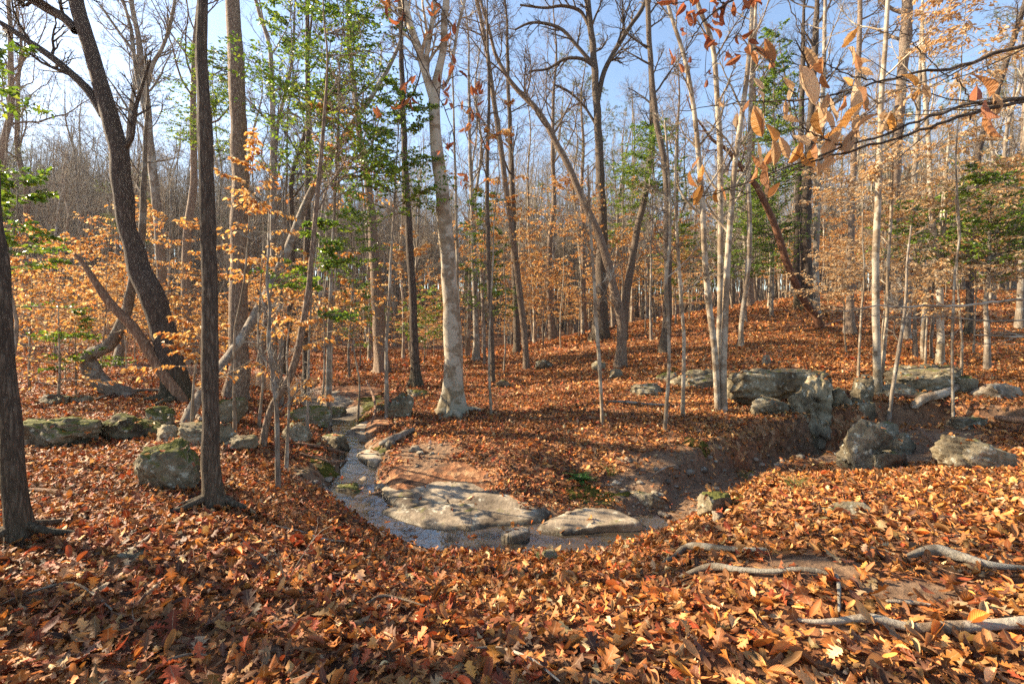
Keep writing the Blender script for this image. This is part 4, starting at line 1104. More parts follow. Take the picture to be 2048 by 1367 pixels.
KT('bare_tree', 'slim brown trunk rising through the holly left of the bowed trunk', [(612, 752, 14), (612, 640, 13), (613, 520, 12), (615, 400, 12), (616, 280, 10), (616, 160, 9), (614, 40, 8), (612, -40, 7)], 'oak', D=14, n_limb=10, t0=.45, land='trunk in the holly', k=10)
KT('bare_tree', 'slim grey trunk between the scaly trunk and the holly', [(548, 756, 12), (548, 600, 12), (546, 460, 11), (546, 330, 10), (545, 200, 10), (540, 100, 8), (520, 30, 7), (505, -30, 6)], 'grey', D=15, n_limb=11, t0=.45, land='slim grey trunk', k=10)

# ------------------------------------------------------------------ leafy understory
def spray(name, label, px, D, top, low, R, n_br, per_sub=6, kind='beech', stem_r=.02, lean=0, cat='sapling', group=None, seed=None, sub=7, az=None, base_py=None, bk=None, base_xy=None):
    """a small tree whose layered side branches carry flat sprays of leaves; top/low are photo rows of the leafy part"""
    seed = seed if seed is not None else int(px * 3 + D * 17 + top)
    rg = np.random.default_rng(abs(seed))
    x = (px - 1024) / F * D; g = terr1(x, D)
    base = np.array([x, D, g])
    zt = CZ + (YH - top) / F * D; zl = max(CZ + (YH - low) / F * D, g + .25)
    root = empty(name, base, label, cat, group)
    zz = np.linspace(-.1, zt - g, 14)
    f = np.clip(zz / (zt - g), 0, 1)
    st = np.stack([lean * f ** 1.3 + .05 * vnoise(zz * 1.3 + seed, zz * 0), .05 * vnoise(zz * 1.3, zz * 0 + seed), zz], -1)
    rad = stem_r * (1 - .85 * f)
    bkm = BARK[bk or ('grey' if kind == 'holly' else 'pale')]
    V, Fq = trunk_geo(st, rad, stem_r, 8, .3, seed % 97, lump=.04)
    put('trunk', make_mesh('trunk', [(V, Fq)], bkm), root)
    h = rg.uniform(zl - g, zt - g, n_br)
    pos = np.stack([np.interp(h, zz, st[:, 0]), np.interp(h, zz, st[:, 1]), h], -1)
    a = rg.uniform(0, 2 * math.pi, n_br) if az is None else rg.normal(az[0], az[1], n_br)
    up0 = rg.uniform(.05, .5, n_br)
    d = np.stack([np.cos(a), np.sin(a), up0], -1)
    fr = (h - (zl - g)) / max(zt - zl, .1)
    L = R * rg.uniform(.5, 1.05, n_br) * (1 - .6 * fr)
    p, r = grow(rg, pos, d, L, np.maximum(np.interp(h, zz, rad) * .55, .005), 7, .1, -.02)
    gr = [tubes(p, r, 4)]
    sx, sd_, sL, sr, idx = children(rg, p, r, sub, .12, 1, (.5, 1.0), .42, L, .6, .0025)
    sd_[:, 2] *= .35
    p2, r2 = grow(rg, sx, sd_, sL, sr, 4, .14, -.01)
    gr.append(tubes(p2, r2, 3))
    put('branch', make_mesh('branch', [(v, f_) for v, f_ in gr], bkm), root, kind='stuff')
    # leaves along the twigs
    nt_ = len(p2)
    q = np.repeat(np.arange(nt_), per_sub)
    t = np.tile((np.arange(per_sub) + .6) / per_sub, nt_) + rg.uniform(-.06, .06, nt_ * per_sub)
    t = np.clip(t, .05, 1) * 4; i = np.minimum(t.astype(int), 3); fr = (t - i)[:, None]
    lp = p2[q, i] * (1 - fr) + p2[q, i + 1] * fr
    tg = unit(p2[q, i + 1] - p2[q, i])
    sgn = np.where(np.arange(len(q)) % 2, 1, -1)[:, None]
    sidev = unit(np.cross(tg, UP)) * sgn
    n = len(q)
    if kind == 'beech':
        keep = rg.uniform(0, 1, n) < .8
        dr = tg * rg.uniform(.2, 1, (n, 1)) + sidev * rg.uniform(.3, 1, (n, 1)) - UP * rg.uniform(.05, 1.1, (n, 1))
        nr = UP + rg.normal(0, .9, (n, 3)); sz = rg.uniform(.055, .095, n)
        pal = np.array([[.58, .29, .07], [.62, .38, .14], [.48, .19, .045], [.66, .47, .25], [.36, .14, .05]])
        col = pal[rg.choice(5, n, p=[.32, .25, .2, .13, .1])] * rg.uniform(.8, 1.2, (n, 1)); mat = M_FOL; asp = .5
    elif kind == 'tan':
        keep = rg.uniform(0, 1, n) < .8
        dr = tg * rg.uniform(.2, 1, (n, 1)) + sidev * rg.uniform(.3, 1, (n, 1)) - UP * rg.uniform(.0, .9, (n, 1))
        nr = UP + rg.normal(0, .9, (n, 3)); sz = rg.uniform(.055, .09, n)
        pal = np.array([[.60, .40, .20], [.62, .47, .29], [.52, .28, .10]])
        col = pal[rg.choice(3, n, p=[.45, .3, .25])] * rg.uniform(.8, 1.15, (n, 1)); mat = M_FOL; asp = .45
    else:
        keep = rg.uniform(0, 1, n) < .92
        dr = tg * rg.uniform(.2, 1, (n, 1)) + sidev * rg.uniform(.4, 1, (n, 1)) + UP * rg.normal(0, .35, (n, 1))
        nr = UP + rg.normal(0, 1.0, (n, 3)); sz = rg.uniform(.05, .085, n)
        pal = np.array([[.12, .21, .022], [.19, .29, .026], [.065, .13, .022], [.29, .35, .035]])
        col = pal[rg.choice(4, n, p=[.35, .3, .2, .15])] * rg.uniform(.75, 1.25, (n, 1)); mat = M_HOLLY; asp = .55
    k = keep
    put('foliage', foliage_mesh('foliage', lp[k], dr[k], nr[k], sz[k] * (1 + .02 * max(D - 8, 0)), col[k], mat, asp), root, kind='stuff')
    return root


GB = 'young beeches keeping orange leaves'
GH = 'evergreen hollies with small green leaves'
sp_l = [
    # px, D, top, low, R(m), branches, label, lean
    (60, 10.5, 470, 690, 2.2, 22, 'orange-leaved young beech at the far left below the dark holly sprays', 0),
    (205, 12.5, 470, 700, 2.4, 24, 'orange-leaved young beech behind the curled brown tree', .2),
    (125, 9.2, 560, 800, 1.9, 20, 'low orange-leaved beech between left edge trunk and curled tree', -.1),
    (330, 12.5, 430, 640, 2.2, 22, 'orange-leaved beech spreading behind the crooked dark oak', .2),
    (468, 7.0, 285, 560, 1.1, 16, 'copper-leaved beech in front of the tan scaly trunk, highest leaves by the front trunk', .3),
    (518, 7.6, 400, 640, 1.2, 11, 'copper-leaved beech right of the tan scaly trunk', .1),
    (640, 9.0, 480, 700, 1.7, 13, 'copper-leaved beech around the bowed brown trunk', .2),
    (385, 6.6, 640, 790, 1.0, 12, 'low glowing orange sprays before the foot of the dark oak', .1),
    (568, 6.0, 610, 800, .9, 7, 'low orange-leaved beech by the curved brown stem', .1),
    (660, 9.4, 220, 420, 1.7, 20, 'red-orange leaves high among the holly, left of the white beech', .2),
    (716, 9.6, 540, 680, 1.4, 10, 'thin orange sprays left of the slim dark trunk', -.1),
    (1010, 15, 390, 540, 2.0, 20, 'yellow-orange leaved beech beyond the slender dark pole', 0),
    (1120, 19, 370, 500, 3.0, 26, 'bright yellow-orange beech cloud left of the thick forked crest tree', .3),
    (1085, 21, 520, 640, 3.2, 24, 'flat golden leaf layers low on the crest', .2),
    (1290, 21, 370, 560, 2.3, 20, 'pale orange sprays around the right-leaning brown tree', .1),
    (980, 9.0, 210, 400, 1.0, 8, 'few dark orange leaves hanging right of the white beech fork', .2),
    (60, 14.5, 480, 690, 2.6, 26, 'orange-leaved beech layers beyond the far left rocks', 0),
    (420, 12.5, 560, 720, 1.8, 20, 'orange-leaved beech seen between the dark oak and the straight front trunk', 0),
    (560, 13.5, 500, 700, 2.0, 22, 'orange-leaved beech behind the curved brown stem', 0),
    (820, 17.5, 470, 640, 2.2, 22, 'orange-leaved beech behind the slim dark trunk', 0),
    (1380, 23, 400, 560, 2.3, 20, 'orange-leaved beech behind the speckled front sapling', 0),
    (250, 17, 420, 640, 2.6, 24, 'hazy orange-leaved beech far behind the curled brown tree', 0),
    (930, 22, 430, 620, 2.6, 24, 'yellow-orange beech between the white beech and the slender dark pole', 0),
    (1050, 25, 470, 620, 3.2, 26, 'broad golden beech layers behind the left-bowing tree', 0),
    (1160, 22, 430, 580, 2.4, 22, 'golden-leaved beech just left of the thick forked crest tree', 0),
    (1330, 25, 440, 600, 3.0, 24, 'golden beech veil behind the dark topped trunk', 0),
    (1240, 23, 470, 600, 2.6, 20, 'golden leaves behind the strongly leaning trunk', 0),
]
for px, D, top, low, R, nb, lb, lean in sp_l:
    spray('beech_sapling', lb, px, D, top, low, R, int(nb * (1.05 if D < 10 else 1.5)), kind='beech', lean=lean, group=GB, stem_r=.025, per_sub=6 if D < 10 else 8)
sp_r = [
    (1905, 8.0, -60, 190, 1.7, 24, 'pale tan-leaved beech filling the upper right corner', .2),
    (1720, 9.6, 230, 430, 1.6, 22, 'tan-leaved beech above the lone rough trunk', .1),
    (1925, 10.2, 240, 420, 2.0, 24, 'tan-orange beech around the slanting dark trunk', -.2),
    (1765, 11.5, 410, 600, 2.0, 26, 'dense tan sprays behind the white-barked sapling', .1),
    (1950, 12.5, 420, 590, 2.4, 26, 'rusty tan sprays before the right edge of the hill', 0),
    (1690, 13.5, 480, 620, 1.8, 18, 'low tan sprays left of the white-barked sapling', 0),
    (2060, 9.5, 300, 600, 1.6, 20, 'tan-leaved beech cut by the right edge of the photo', 0),
    (1850, 9.8, 520, 640, 1.2, 12, 'rusty low sprays above the broad sunlit ledge', .1),
]
for px, D, top, low, R, nb, lb, lean in sp_r:
    spray('beech_sapling', lb, px, D, top, low, R, int(nb * 2), kind='tan', lean=lean, group=GB, stem_r=.025, per_sub=8)
hl = [
    (655, 9.2, -20, 400, 2.2, 46, 'tall airy holly filling the sky between scaly trunk and white beech', .3, 9, .05),
    (560, 9.8, -40, 240, 1.8, 24, 'holly with thin high sprays right of the scaly trunk', .3, 8, .04),
    (770, 9.0, 150, 440, 1.3, 26, 'holly brushing the left side of the white beech', .3, 9, .04),
    (620, 7.2, 440, 660, .9, 14, 'low holly between the slanting tan tree and the curved stem', .1, 7, .025),
    (-80, 5.6, 60, 230, 1.0, 7, 'dark holly sprays hanging in from the upper left edge', .2, 9, .04),
    (20, 6.4, 350, 560, 1.0, 12, 'sunlit holly at the left edge above the orange beeches', .1, 9, .035),
    (-30, 8.8, 330, 620, 1.4, 13, 'dark bushy holly behind the left edge trunk', 0, 9, .05),
    (150, 9.8, 620, 760, 1.0, 10, 'low shaded holly in front of the far left slope', 0, 7, .02),
    (1300, 18, 250, 420, 2.3, 34, 'bright yellow-green holly right of the thick forked crest tree', .1, 9, .05),
    (968, 17, 380, 640, 1.7, 26, 'green holly on the crest behind the slender dark pole', 0, 8, .05),
    (1245, 22, 330, 480, 2.0, 18, 'thin green holly behind the leaning trunk', 0, 8, .05),
    (1545, 21, 60, 500, 2.0, 80, 'dark narrow evergreen behind the hanging leaves, upper right', .1, 9, .07),
    (1490, 20.5, 330, 560, 2.2, 44, 'yellow-green holly behind the three-stemmed clump', 0, 8, .05),
    (1975, 10.6, 340, 560, 2.1, 46, 'wide bright green holly on the right hillside', .1, 8, .06),
    (1830, 12.5, 400, 540, 1.6, 26, 'green holly left of the wide bright one', 0, 8, .05),
    (2070, 12, 300, 560, 1.6, 24, 'green holly cut by the right edge', 0, 8, .05),
    (420, 16, 90, 330, 2.2, 34, 'pale green holly high between the dark oak and the straight front trunk', .1, 8, .05),
    (1350, 23, 430, 600, 2.1, 22, 'yellow-green holly between the dark topped trunk and the clump', .1, 8, .04),
    (700, 15, 380, 560, 1.6, 22, 'yellow-green holly behind the bowed brown trunk', .1, 8, .04),
    (720, 19, 560, 690, 1.7, 16, 'low shaded holly far beyond the creek bend', 0, 7, .03),
    (850, 20, 580, 690, 1.8, 16, 'low far holly behind the white beech', 0, 7, .03),
]
for px, D, top, low, R, nb, lb, lean, ps, sr in hl:
    spray('holly_tree', lb, px, D, top, low, R, int(nb * (1.9 if D < 12 else 2.4)), kind='holly', lean=lean, group=GH, stem_r=sr, per_sub=ps, sub=8, cat='holly')

for x, y, zt, R, nb, lb in [(-4.4, 1.9, 3.8, 1.7, 40, 'low unseen holly added outside the left side to shade the foreground, nearest the front'), (-6.2, 3.2, 4.2, 1.6, 32, 'unseen holly added outside the left side to shade the foreground, beside the left edge trunk'), (-4.8, .5, 4.2, 1.8, 44, 'taller unseen holly added outside the left side to shade the foreground, level with the camera')]:  # unseen hollies, added so that their shadows fall on the left foreground
    spray('holly_tree', lb, 1024 + F * x / y, y, YH - (zt - CZ) / y * F, YH - (.5 - CZ) / y * F, R, nb, kind='holly', group=GH, stem_r=.03, per_sub=8, sub=8, cat='holly')

# ------------------------------------------------------------------ wood behind: prototypes and copies
def proto_tree(seed, H, r, bk, n1=16, t0=.38, Ll=.24, spec=None, k=9, lean=.05):
    rg = np.random.default_rng(seed)
    n = 26
    z = np.linspace(-.3, H, n)
    f = np.clip(z / H, 0, 1)
    ax = rg.uniform(0, 6.28)
    pts = np.stack([lean * H * f ** 1.6 * math.cos(ax) + .25 * vnoise(z * .35 + seed, z * 0), lean * H * f ** 1.6 * math.sin(ax) + .25 * vnoise(z * .35, z * 0 + seed), z], -1)
    rad = r * (1 - f) ** .75 + .012
    V, Fq = trunk_geo(pts, rad, r, k, .5, seed, lump=.04)
    tm = make_mesh('trunk', [(V, Fq)], BARK[bk])
    st, d, LL, rr, _ = children(rg, pts[None], rad[None], n1, t0, .97, (.45, 1.0), 1, np.array([H * Ll]), .4, .01)
    p, q = grow(rg, st, d, LL, rr, 10, .14, .06)
    gr = [tubes(p, q, 5)] + crown(rg, p, q, LL, spec)[0]
    cm = make_mesh('crown', gr, BARK[bk])
    return tm, cm


SP = [(8, .12, 1, .5, 1.1, .6, .55, .008, 6, .17, .05, 3), (6, .15, 1, .4, 1, .55, .6, .0055, 4, .18, .03, 3), (3, .2, 1, .4, .9, .5, .6, .0035, 3, .2, .02, 3)]
PROTO = [proto_tree(100 + i, H, r, bk, n1, t0, .24, SP, lean=ln) for i, (H, r, bk, n1, t0, ln) in enumerate([
    (17, .13, 'grey', 16, .35, .05), (19, .17, 'oak', 18, .4, .03), (14, .08, 'pale', 14, .35, .06), (21, .2, 'pine', 16, .5, .02), (12, .06, 'pale', 12, .4, .05), (16, .11, 'grey', 16, .3, .1), (18, .14, 'oak', 16, .35, .08), (10, .045, 'grey', 12, .35, .06)])]
DESC = ['slim grey', 'sturdy dark', 'thin pale', 'thick scaly', 'spindly pale', 'leaning grey', 'crooked dark', 'wispy grey']


def pine_crown(seed, H, r):
    rg = np.random.default_rng(seed)
    z = np.linspace(-.3, H, 24); f = np.clip(z / H, 0, 1)
    pts = np.stack([.2 * vnoise(z * .3 + seed, z * 0), .2 * vnoise(z * .3, z * 0 + seed), z], -1)
    rad = r * (1 - f) ** .7 + .015
    tm = make_mesh('trunk', [trunk_geo(pts, rad, r, 10, .4, seed, lump=.05)], BARK['pine'])
    st, d, LL, rr, _ = children(rg, pts[None], rad[None], 30, .42, .98, (.9, 1.5), 1, np.array([H * .2]), .4, .014)
    p, q = grow(rg, st, d, LL, rr, 7, .12, .06)
    sx, sd_, sL, sr, _ = children(rg, p, q, 8, .35, 1, (.5, 1.0), .4, LL, .6, .006)
    p2, q2 = grow(rg, sx, sd_, sL, sr, 3, .15, .08)
    cm = make_mesh('branch', [tubes(p, q, 5), tubes(p2, q2, 3)], BARK['pine'])
    tip = np.concatenate([p2[:, -1], p2[:, 2], p2[:, 1]]); dr = np.concatenate([unit(p2[:, -1] - p2[:, -2])] * 3)
    K = 26
    tp = np.repeat(tip, K, 0); td = unit(np.repeat(dr, K, 0) * .8 + rg.normal(0, .6, (len(tip) * K, 3)))
    n = len(tp)
    L = rg.uniform(.12, .22, n)[:, None]
    w = unit(np.cross(td, rg.normal(0, 1, (n, 3)))) * .006
    V = np.stack([tp - w, tp + w, tp + td * L], 1).reshape(-1, 3)
    Fq = np.arange(n * 3).reshape(-1, 3)
    pal = np.array([[.09, .12, .025], [.13, .16, .035], [.2, .2, .05]])
    col = pal[rg.choice(3, n, p=[.4, .4, .2])] * rg.uniform(.8, 1.2, (n, 1))
    fm = make_mesh('foliage', [(V, Fq)], M_HOLLY, smooth=False, col=np.repeat(col, 3, 0))
    return tm, cm, fm


PINE = [pine_crown(300, 20, .17), pine_crown(301, 17, .14)]
ORD = ['nearest', 'second', 'third', 'fourth', 'fifth', 'sixth', 'seventh', 'eighth', 'ninth', 'tenth', 'eleventh', 'twelfth'] + [a + b for a in ('thirteenth', 'fourteenth', 'fifteenth', 'sixteenth', 'seventeenth', 'eighteenth', 'nineteenth', 'twentieth', 'twenty-first', 'twenty-second', 'twenty-third', 'twenty-fourth') for b in ('',)]
prg = np.random.default_rng(77)
spots = []
tries = 0
while len(spots) < 125 and tries < 9000:
    tries += 1
    px = prg.uniform(-300, 2350); D = math.sqrt(prg.uniform(13 ** 2, 46 ** 2))
    if px > 820 and D < 20 + 4 * (px > 1250): continue
    if px < 820 and D < 13.5: continue
    x = (px - 1024) / F * D
    if any((x - a) ** 2 + (D - b) ** 2 < 1.6 ** 2 for a, b, *_ in spots): continue
    if px < 600 and prg.uniform() < .6: continue
    d, l, w = poly_near(CREEK, np.array([x]), np.array([D]))
    if d[0] < w[0] + .3: continue
    spots.append((x, D, px))
# off-frame trees towards the sun, which shade the left foreground
shade = []
while len(shade) < 7:
    a = prg.uniform(-1.75, -.9); R_ = math.sqrt(prg.uniform(9 ** 2, 30 ** 2))
    x, y = math.sin(a) * R_, math.cos(a) * R_
    if y > 0 and x / y > -1.25: continue
    if any((x - q) ** 2 + (y - b) ** 2 < 1.3 ** 2 for q, b, *_ in shade): continue
    shade.append((x, y, 0))


def plant(x, y, pi, label, group, meshes, name, cat='tree', sc=1.0):
    z = terr1(x, y)
    r = empty(name, (x, y, z), label, cat, group)
    r.rotation_euler.z = prg.uniform(0, 6.28); r.scale = (sc, sc, sc * prg.uniform(.92, 1.1))
    for nm, me in zip(('trunk', 'crown') if len(meshes) == 2 else ('trunk', 'branch', 'foliage'), meshes):
        put(nm, me, r, **({} if nm == 'trunk' else {'kind': 'stuff'}))
    return r


used = {}
def auto_label(px, D, desc, noun):
    c = [q for q in LAND if 0 <= q[0] <= 2048]
    lm = min(c, key=lambda q: abs(q[0] - px) + 60 * used.get((q[1], 'left' if px < q[0] else 'right', desc, noun), 0))
    sd_ = 'left' if px < lm[0] else 'right'
    k = (lm[1], sd_, desc, noun)
    used[k] = used.get(k, 0) + 1
    i = used[k]
    far = 'far behind' if D > 30 else 'behind'
    o = '' if i == 1 else ORD[i - 1] + ' '
    return f'{o}{desc} {noun} {far} and {sd_} of the {lm[1]}'


for x, D, px in sorted(spots, key=lambda s: abs(s[2] - 1024)):
    if prg.uniform() < .13:
        k = int(prg.integers(0, 2))
        plant(x, D, k, auto_label(px, D, 'tall' if k == 0 else 'shorter', 'green pine'), 'green pines in the wood behind', PINE[k], 'pine_tree', sc=prg.uniform(.8, 1.15))
    else:
        k = int(prg.choice(8, p=[.14, .05, .26, .04, .24, .08, .05, .14]))
        plant(x, D, k, auto_label(px, D, DESC[k], 'bare tree'), 'bare trees of the wood behind', PROTO[k], 'bare_tree', sc=prg.uniform(.75, 1.15))
for j, (x, y, px) in enumerate(sorted(shade, key=lambda q: math.hypot(q[0], q[1]))):
    k = int(prg.integers(0, 8))
    if j == 5:
        plant(x, y, k, f'green pine outside the left edge of the view, {ORD[j]} tree from the camera there', 'pines beyond the left edge', PINE[j % 2], 'pine_tree', sc=.8)
    else:
        plant(x, y, k, f'{DESC[k]} bare tree outside the left edge of the view, {ORD[j]} from the camera there', 'bare trees beyond the left edge', PROTO[k], 'bare_tree', sc=prg.uniform(.7, 1))

# leafy young beeches deeper in the wood: copies of a few built above
protos_s = [o for o in COL.objects if o.name.startswith('beech_sapling') and o.type == 'EMPTY']
srcs = [protos_s[1], protos_s[3], protos_s[6], protos_s[11], protos_s[20]]
used2 = {}
done = 0
while done < 105:
    px = prg.uniform(-150, 2150); D = math.sqrt(prg.uniform(14 ** 2, 40 ** 2))
    if px > 850 and D < 24: continue
    if px < 850 and D < 17: continue
    x = (px - 1024) / F * D
    src = srcs[4] if px > 1500 else srcs[int(prg.integers(0, 4))]
    c = src.copy(); COL.objects.link(c)
    c.location = (x, D, terr1(x, D)); c.rotation_euler.z = prg.uniform(0, 6.28); s = prg.uniform(.7, 1.25); c.scale = (s, s, s * .8)
    c['label'] = auto_label(px, D, 'tan-leaved' if px > 1500 else 'orange-leaved', 'young beech')
    c['group'] = 'leafy young beeches deeper in the wood'
    for ch in src.children:
        q = ch.copy(); COL.objects.link(q); q.parent = c
    done += 1

# the far wood on the slopes beyond, one mass
fw = bpy.data.collections.new('far_tree_shapes')
for k, (tm, cm) in enumerate([PROTO[2], PROTO[4], PROTO[0], PROTO[7]]):
    a = bpy.data.objects.new('far_trunk_%d' % k, tm); b = bpy.data.objects.new('far_twigs_%d' % k, cm)
    cc = bpy.data.collections.new('far_shape_%d' % k); cc.objects.link(a); cc.objects.link(b); fw.children.link(cc)
nf = 4600
D = np.sqrt(prg.uniform(40 ** 2, 120 ** 2, nf)); u = prg.uniform(-1.6, 1.6, nf)
x = u * D
tag(instancer('far_wood', np.stack([x, D, terr(x, D)], -1), np.stack([np.zeros(nf), np.zeros(nf), prg.uniform(0, 6.28, nf)], -1), prg.uniform(.75, 1.35, nf), prg.integers(0, 4, nf), fw),
    'distant bare wood of grey trunks and fine twigs on the far slopes', 'woodland', kind='stuff')

# ------------------------------------------------------------------ overhanging branches with large leaves, close to the camera
HL = []
for k in range(5):
    v, f, uv = leaf_geo('beech', lrg, lrg.uniform(-.9, 1.1), lrg.choice([-1, 1]) * lrg.uniform(.5, 1.4), 13)
    HL.append(make_mesh('leaf', [(v, f)], M_HANG, uv=uv, smooth=False))


def hanging(name, label, cat, trunk, branches, leaves, D, pal, base_z=None, bk='oak', sz=(.075, .12), seed=1):
    rg = np.random.default_rng(seed)
    tr = np.array(trunk, float)
    base = tr[0, :3].copy(); base[2] = terr1(base[0], base[1])
    root = empty(name, base, label, cat)
    c = catmull(tr, 30)
    V, Fq = trunk_geo(c[:, :3], c[:, 3], tr[0, 3], 10, .3, seed)
    put('trunk', make_mesh('trunk', [(V - base, Fq)], BARK[bk]), root)
    for bp in branches:
        q = catmull(px_path(bp, D), 40)
        q[:, :3] += rg.normal(0, .0025, (40, 3))
        V, Fq = tubes(q[None, :, :3], q[None, :, 3], 7)
        put('branch', make_mesh('branch', [(V - base, Fq)], BARK[bk]), root)
        # side twigs
        a, d, LL, rr, _ = children(rg, q[None, :, :3], q[None, :, 3], 9, .15, 1, (.4, .9), .22, np.array([np.linalg.norm(q[0, :3] - q[-1, :3])]), .5, .001)
        p, r = grow(rg, a, d, LL, rr, 5, .16, 0)
        V, Fq = tubes(p, r, 4)
        put('twig', make_mesh('twig', [(V - base, Fq)], BARK[bk]), root, kind='stuff')
    bpts = np.concatenate([catmull(px_path(bp, D), 60)[:, :3] for bp in branches])
    stalks = []
    for (px, py, ln, ang, tone) in leaves:
        ln = ln * .85
        p = P(px, py, D + rg.normal(0, .05))
        nb = bpts[np.argmin(np.linalg.norm(bpts - p, axis=1) + .25 * np.abs(rg.normal(0, .02, len(bpts))))]
        mid_ = (nb + p) / 2 + np.array([0, 0, .12 * np.linalg.norm(nb - p)]) + rg.normal(0, .006, 3)
        stalks.append(catmull(np.array([nb, mid_, p]), 6))
        o = put('leaf', HL[int(rg.integers(0, 5))], root)
        L = ln / F * D
        # the leaf points along `ang` in the picture plane (0 = right, -90 = down), tipped towards or away from us
        dx = np.array([math.cos(math.radians(ang)), rg.normal(0, .35), math.sin(math.radians(ang))]); dx = unit(dx)
        nn = unit(np.cross(dx, np.array([rg.normal(0, .5), 0, 1.0]) + rg.normal(0, .5, 3))); yy = np.cross(nn, dx)
        if rg.uniform() < .5: nn, yy = -nn, -yy
        M = Matrix((( dx[0], yy[0], nn[0]), (dx[1], yy[1], nn[1]), (dx[2], yy[2], nn[2])))
        o.rotation_euler = M.to_euler(); o.scale = (L, L, L); o.location = p - base
        o['leafcol'] = [float(q_) for q_ in np.array(pal[tone]) * rg.uniform(.8, 1.15)]
    V, Fq = tubes(np.array(stalks), np.tile(np.linspace(.0016, .0008, 6), (len(stalks), 1)), 4)
    put('stalk', make_mesh('stalk', [(V - base, Fq)], BARK[bk]), root, kind='stuff')


LP = [(.55, .27, .07), (.52, .33, .17), (.42, .19, .07), (.6, .43, .26), (.30, .11, .045)]
brs = [[(2230, 140, 9), (2120, 172, 8), (2048, 193, 8), (1990, 206, 7), (1940, 208, 6), (1880, 226, 6), (1830, 245, 5), (1760, 272, 5), (1700, 290, 4), (1640, 310, 4), (1560, 338, 3), (1480, 370, 2.5), (1400, 392, 2), (1340, 404, 1.5)],
       [(2230, 165, 9), (2120, 185, 8), (2048, 203, 7), (1960, 222, 7), (1880, 246, 6), (1800, 275, 5), (1720, 297, 5), (1660, 312, 4), (1600, 335, 3), (1540, 365, 2), (1480, 395, 1.5)],
       [(2230, 40, 9), (2120, 70, 8), (2048, 92, 7), (1980, 112, 7), (1900, 136, 6), (1830, 144, 5), (1750, 166, 4), (1660, 190, 3.5), (1580, 200, 3), (1480, 206, 2), (1360, 222, 1.5)],
       [(1760, 166, 3), (1700, 150, 2.5), (1640, 120, 2), (1600, 60, 2), (1560, -40, 2)],
       [(1690, 297, 3.5), (1655, 280, 3), (1610, 258, 3), (1592, 225, 2.5), (1585, 185, 2.5), (1560, 150, 2), (1530, 110, 2), (1510, 95, 1.5)],
       [(1940, 208, 3.5), (1925, 170, 2.5), (1880, 140, 2), (1840, 100, 2), (1800, 60, 1.5)],
       [(1500, 385, 2), (1440, 380, 2), (1380, 400, 1.5), (1300, 440, 1.2)]]
lf = []
hr = np.random.default_rng(9)
for (cx, cy, n_, ln, sp, tones) in [
    (1638, 210, 2, 110, 10, (0, 3)), (1655, 240, 4, 85, 22, (0, 1, 3)), (1690, 250, 6, 80, 28, (0, 1, 3)), (1720, 262, 3, 70, 18, (1, 0)), (1545, 275, 3, 80, 14, (1, 0)), (1565, 285, 2, 70, 12, (0, 2)),
    (1605, 288, 3, 60, 12, (0, 0, 3)), (1625, 290, 2, 50, 10, (0, 3)), (1560, 330, 3, 55, 14, (1, 2)), (1520, 330, 2, 55, 10, (1, 2)), (1400, 365, 3, 55, 10, (2, 0)), (1375, 345, 2, 45, 10, (2, 1)),
    (1445, 405, 2, 45, 8, (0, 2)), (1533, 390, 2, 40, 8, (1, 2)), (1625, 350, 2, 40, 8, (1, 2)), (1650, 320, 3, 50, 14, (1, 2)), (1540, 120, 3, 55, 10, (1, 2)), (1635, 140, 4, 55, 16, (1, 2, 0)),
    (1705, 95, 3, 60, 12, (1, 3, 0)), (1720, 135, 3, 50, 10, (1, 2)), (1720, 180, 4, 45, 18, (1, 2)), (1990, 205, 5, 75, 16, (2, 4, 1)), (1700, 175, 2, 50, 10, (2, 0)), (1500, 110, 3, 45, 10, (2, 4)),
    (1580, 170, 2, 35, 8, (1, 3)), (1525, 185, 2, 35, 8, (3, 1)), (1480, 225, 2, 40, 8, (2, 1)), (1440, 200, 2, 30, 8, (1,)), (1830, 185, 3, 45, 20, (0, 1)), (1780, 230, 3, 45, 14, (1, 0)), (1565, 230, 2, 40, 10, (1, 2))]:
    for j in range(n_):
        lf.append((cx + hr.normal(0, sp), cy + hr.normal(0, sp * .5), ln * hr.uniform(.7, 1.1), -88 + hr.normal(0, 24), tones[int(hr.integers(0, len(tones)))]))
hanging('beech_sapling', 'close overhanging beech branches with large ribbed orange leaves reaching in from the right', 'tree',
        [(2.15, 1.55, .0, .035), (2.12, 1.52, 1.2, .03), (2.05, 1.48, 2.3, .025), (1.98, 1.45, 3.2, .018), (1.95, 1.45, 4.0, .01)], brs, lf, 1.4, LP, seed=5)
lf = []
for (cx, cy, n_, ln, sp) in [(1400, 20, 6, 42, 18), (1395, 60, 6, 40, 16), (1420, 15, 4, 40, 14), (1370, 115, 4, 34, 12), (1450, 45, 4, 40, 14), (1350, 10, 3, 40, 10), (1480, 70, 4, 32, 14), (1420, 95, 3, 30, 10), (1490, 20, 4, 36, 14), (1410, 150, 2, 30, 8), (1455, 105, 3, 30, 10)]:
    for j in range(n_):
        lf.append((cx + hr.normal(0, sp), cy + hr.normal(0, sp * .6), ln * hr.uniform(.7, 1.1), -90 + hr.normal(0, 40), int(hr.choice([2, 4]))))
DP = [(.5, .2, .06), (.5, .26, .12), (.42, .14, .05), (.5, .3, .15), (.27, .08, .035)]
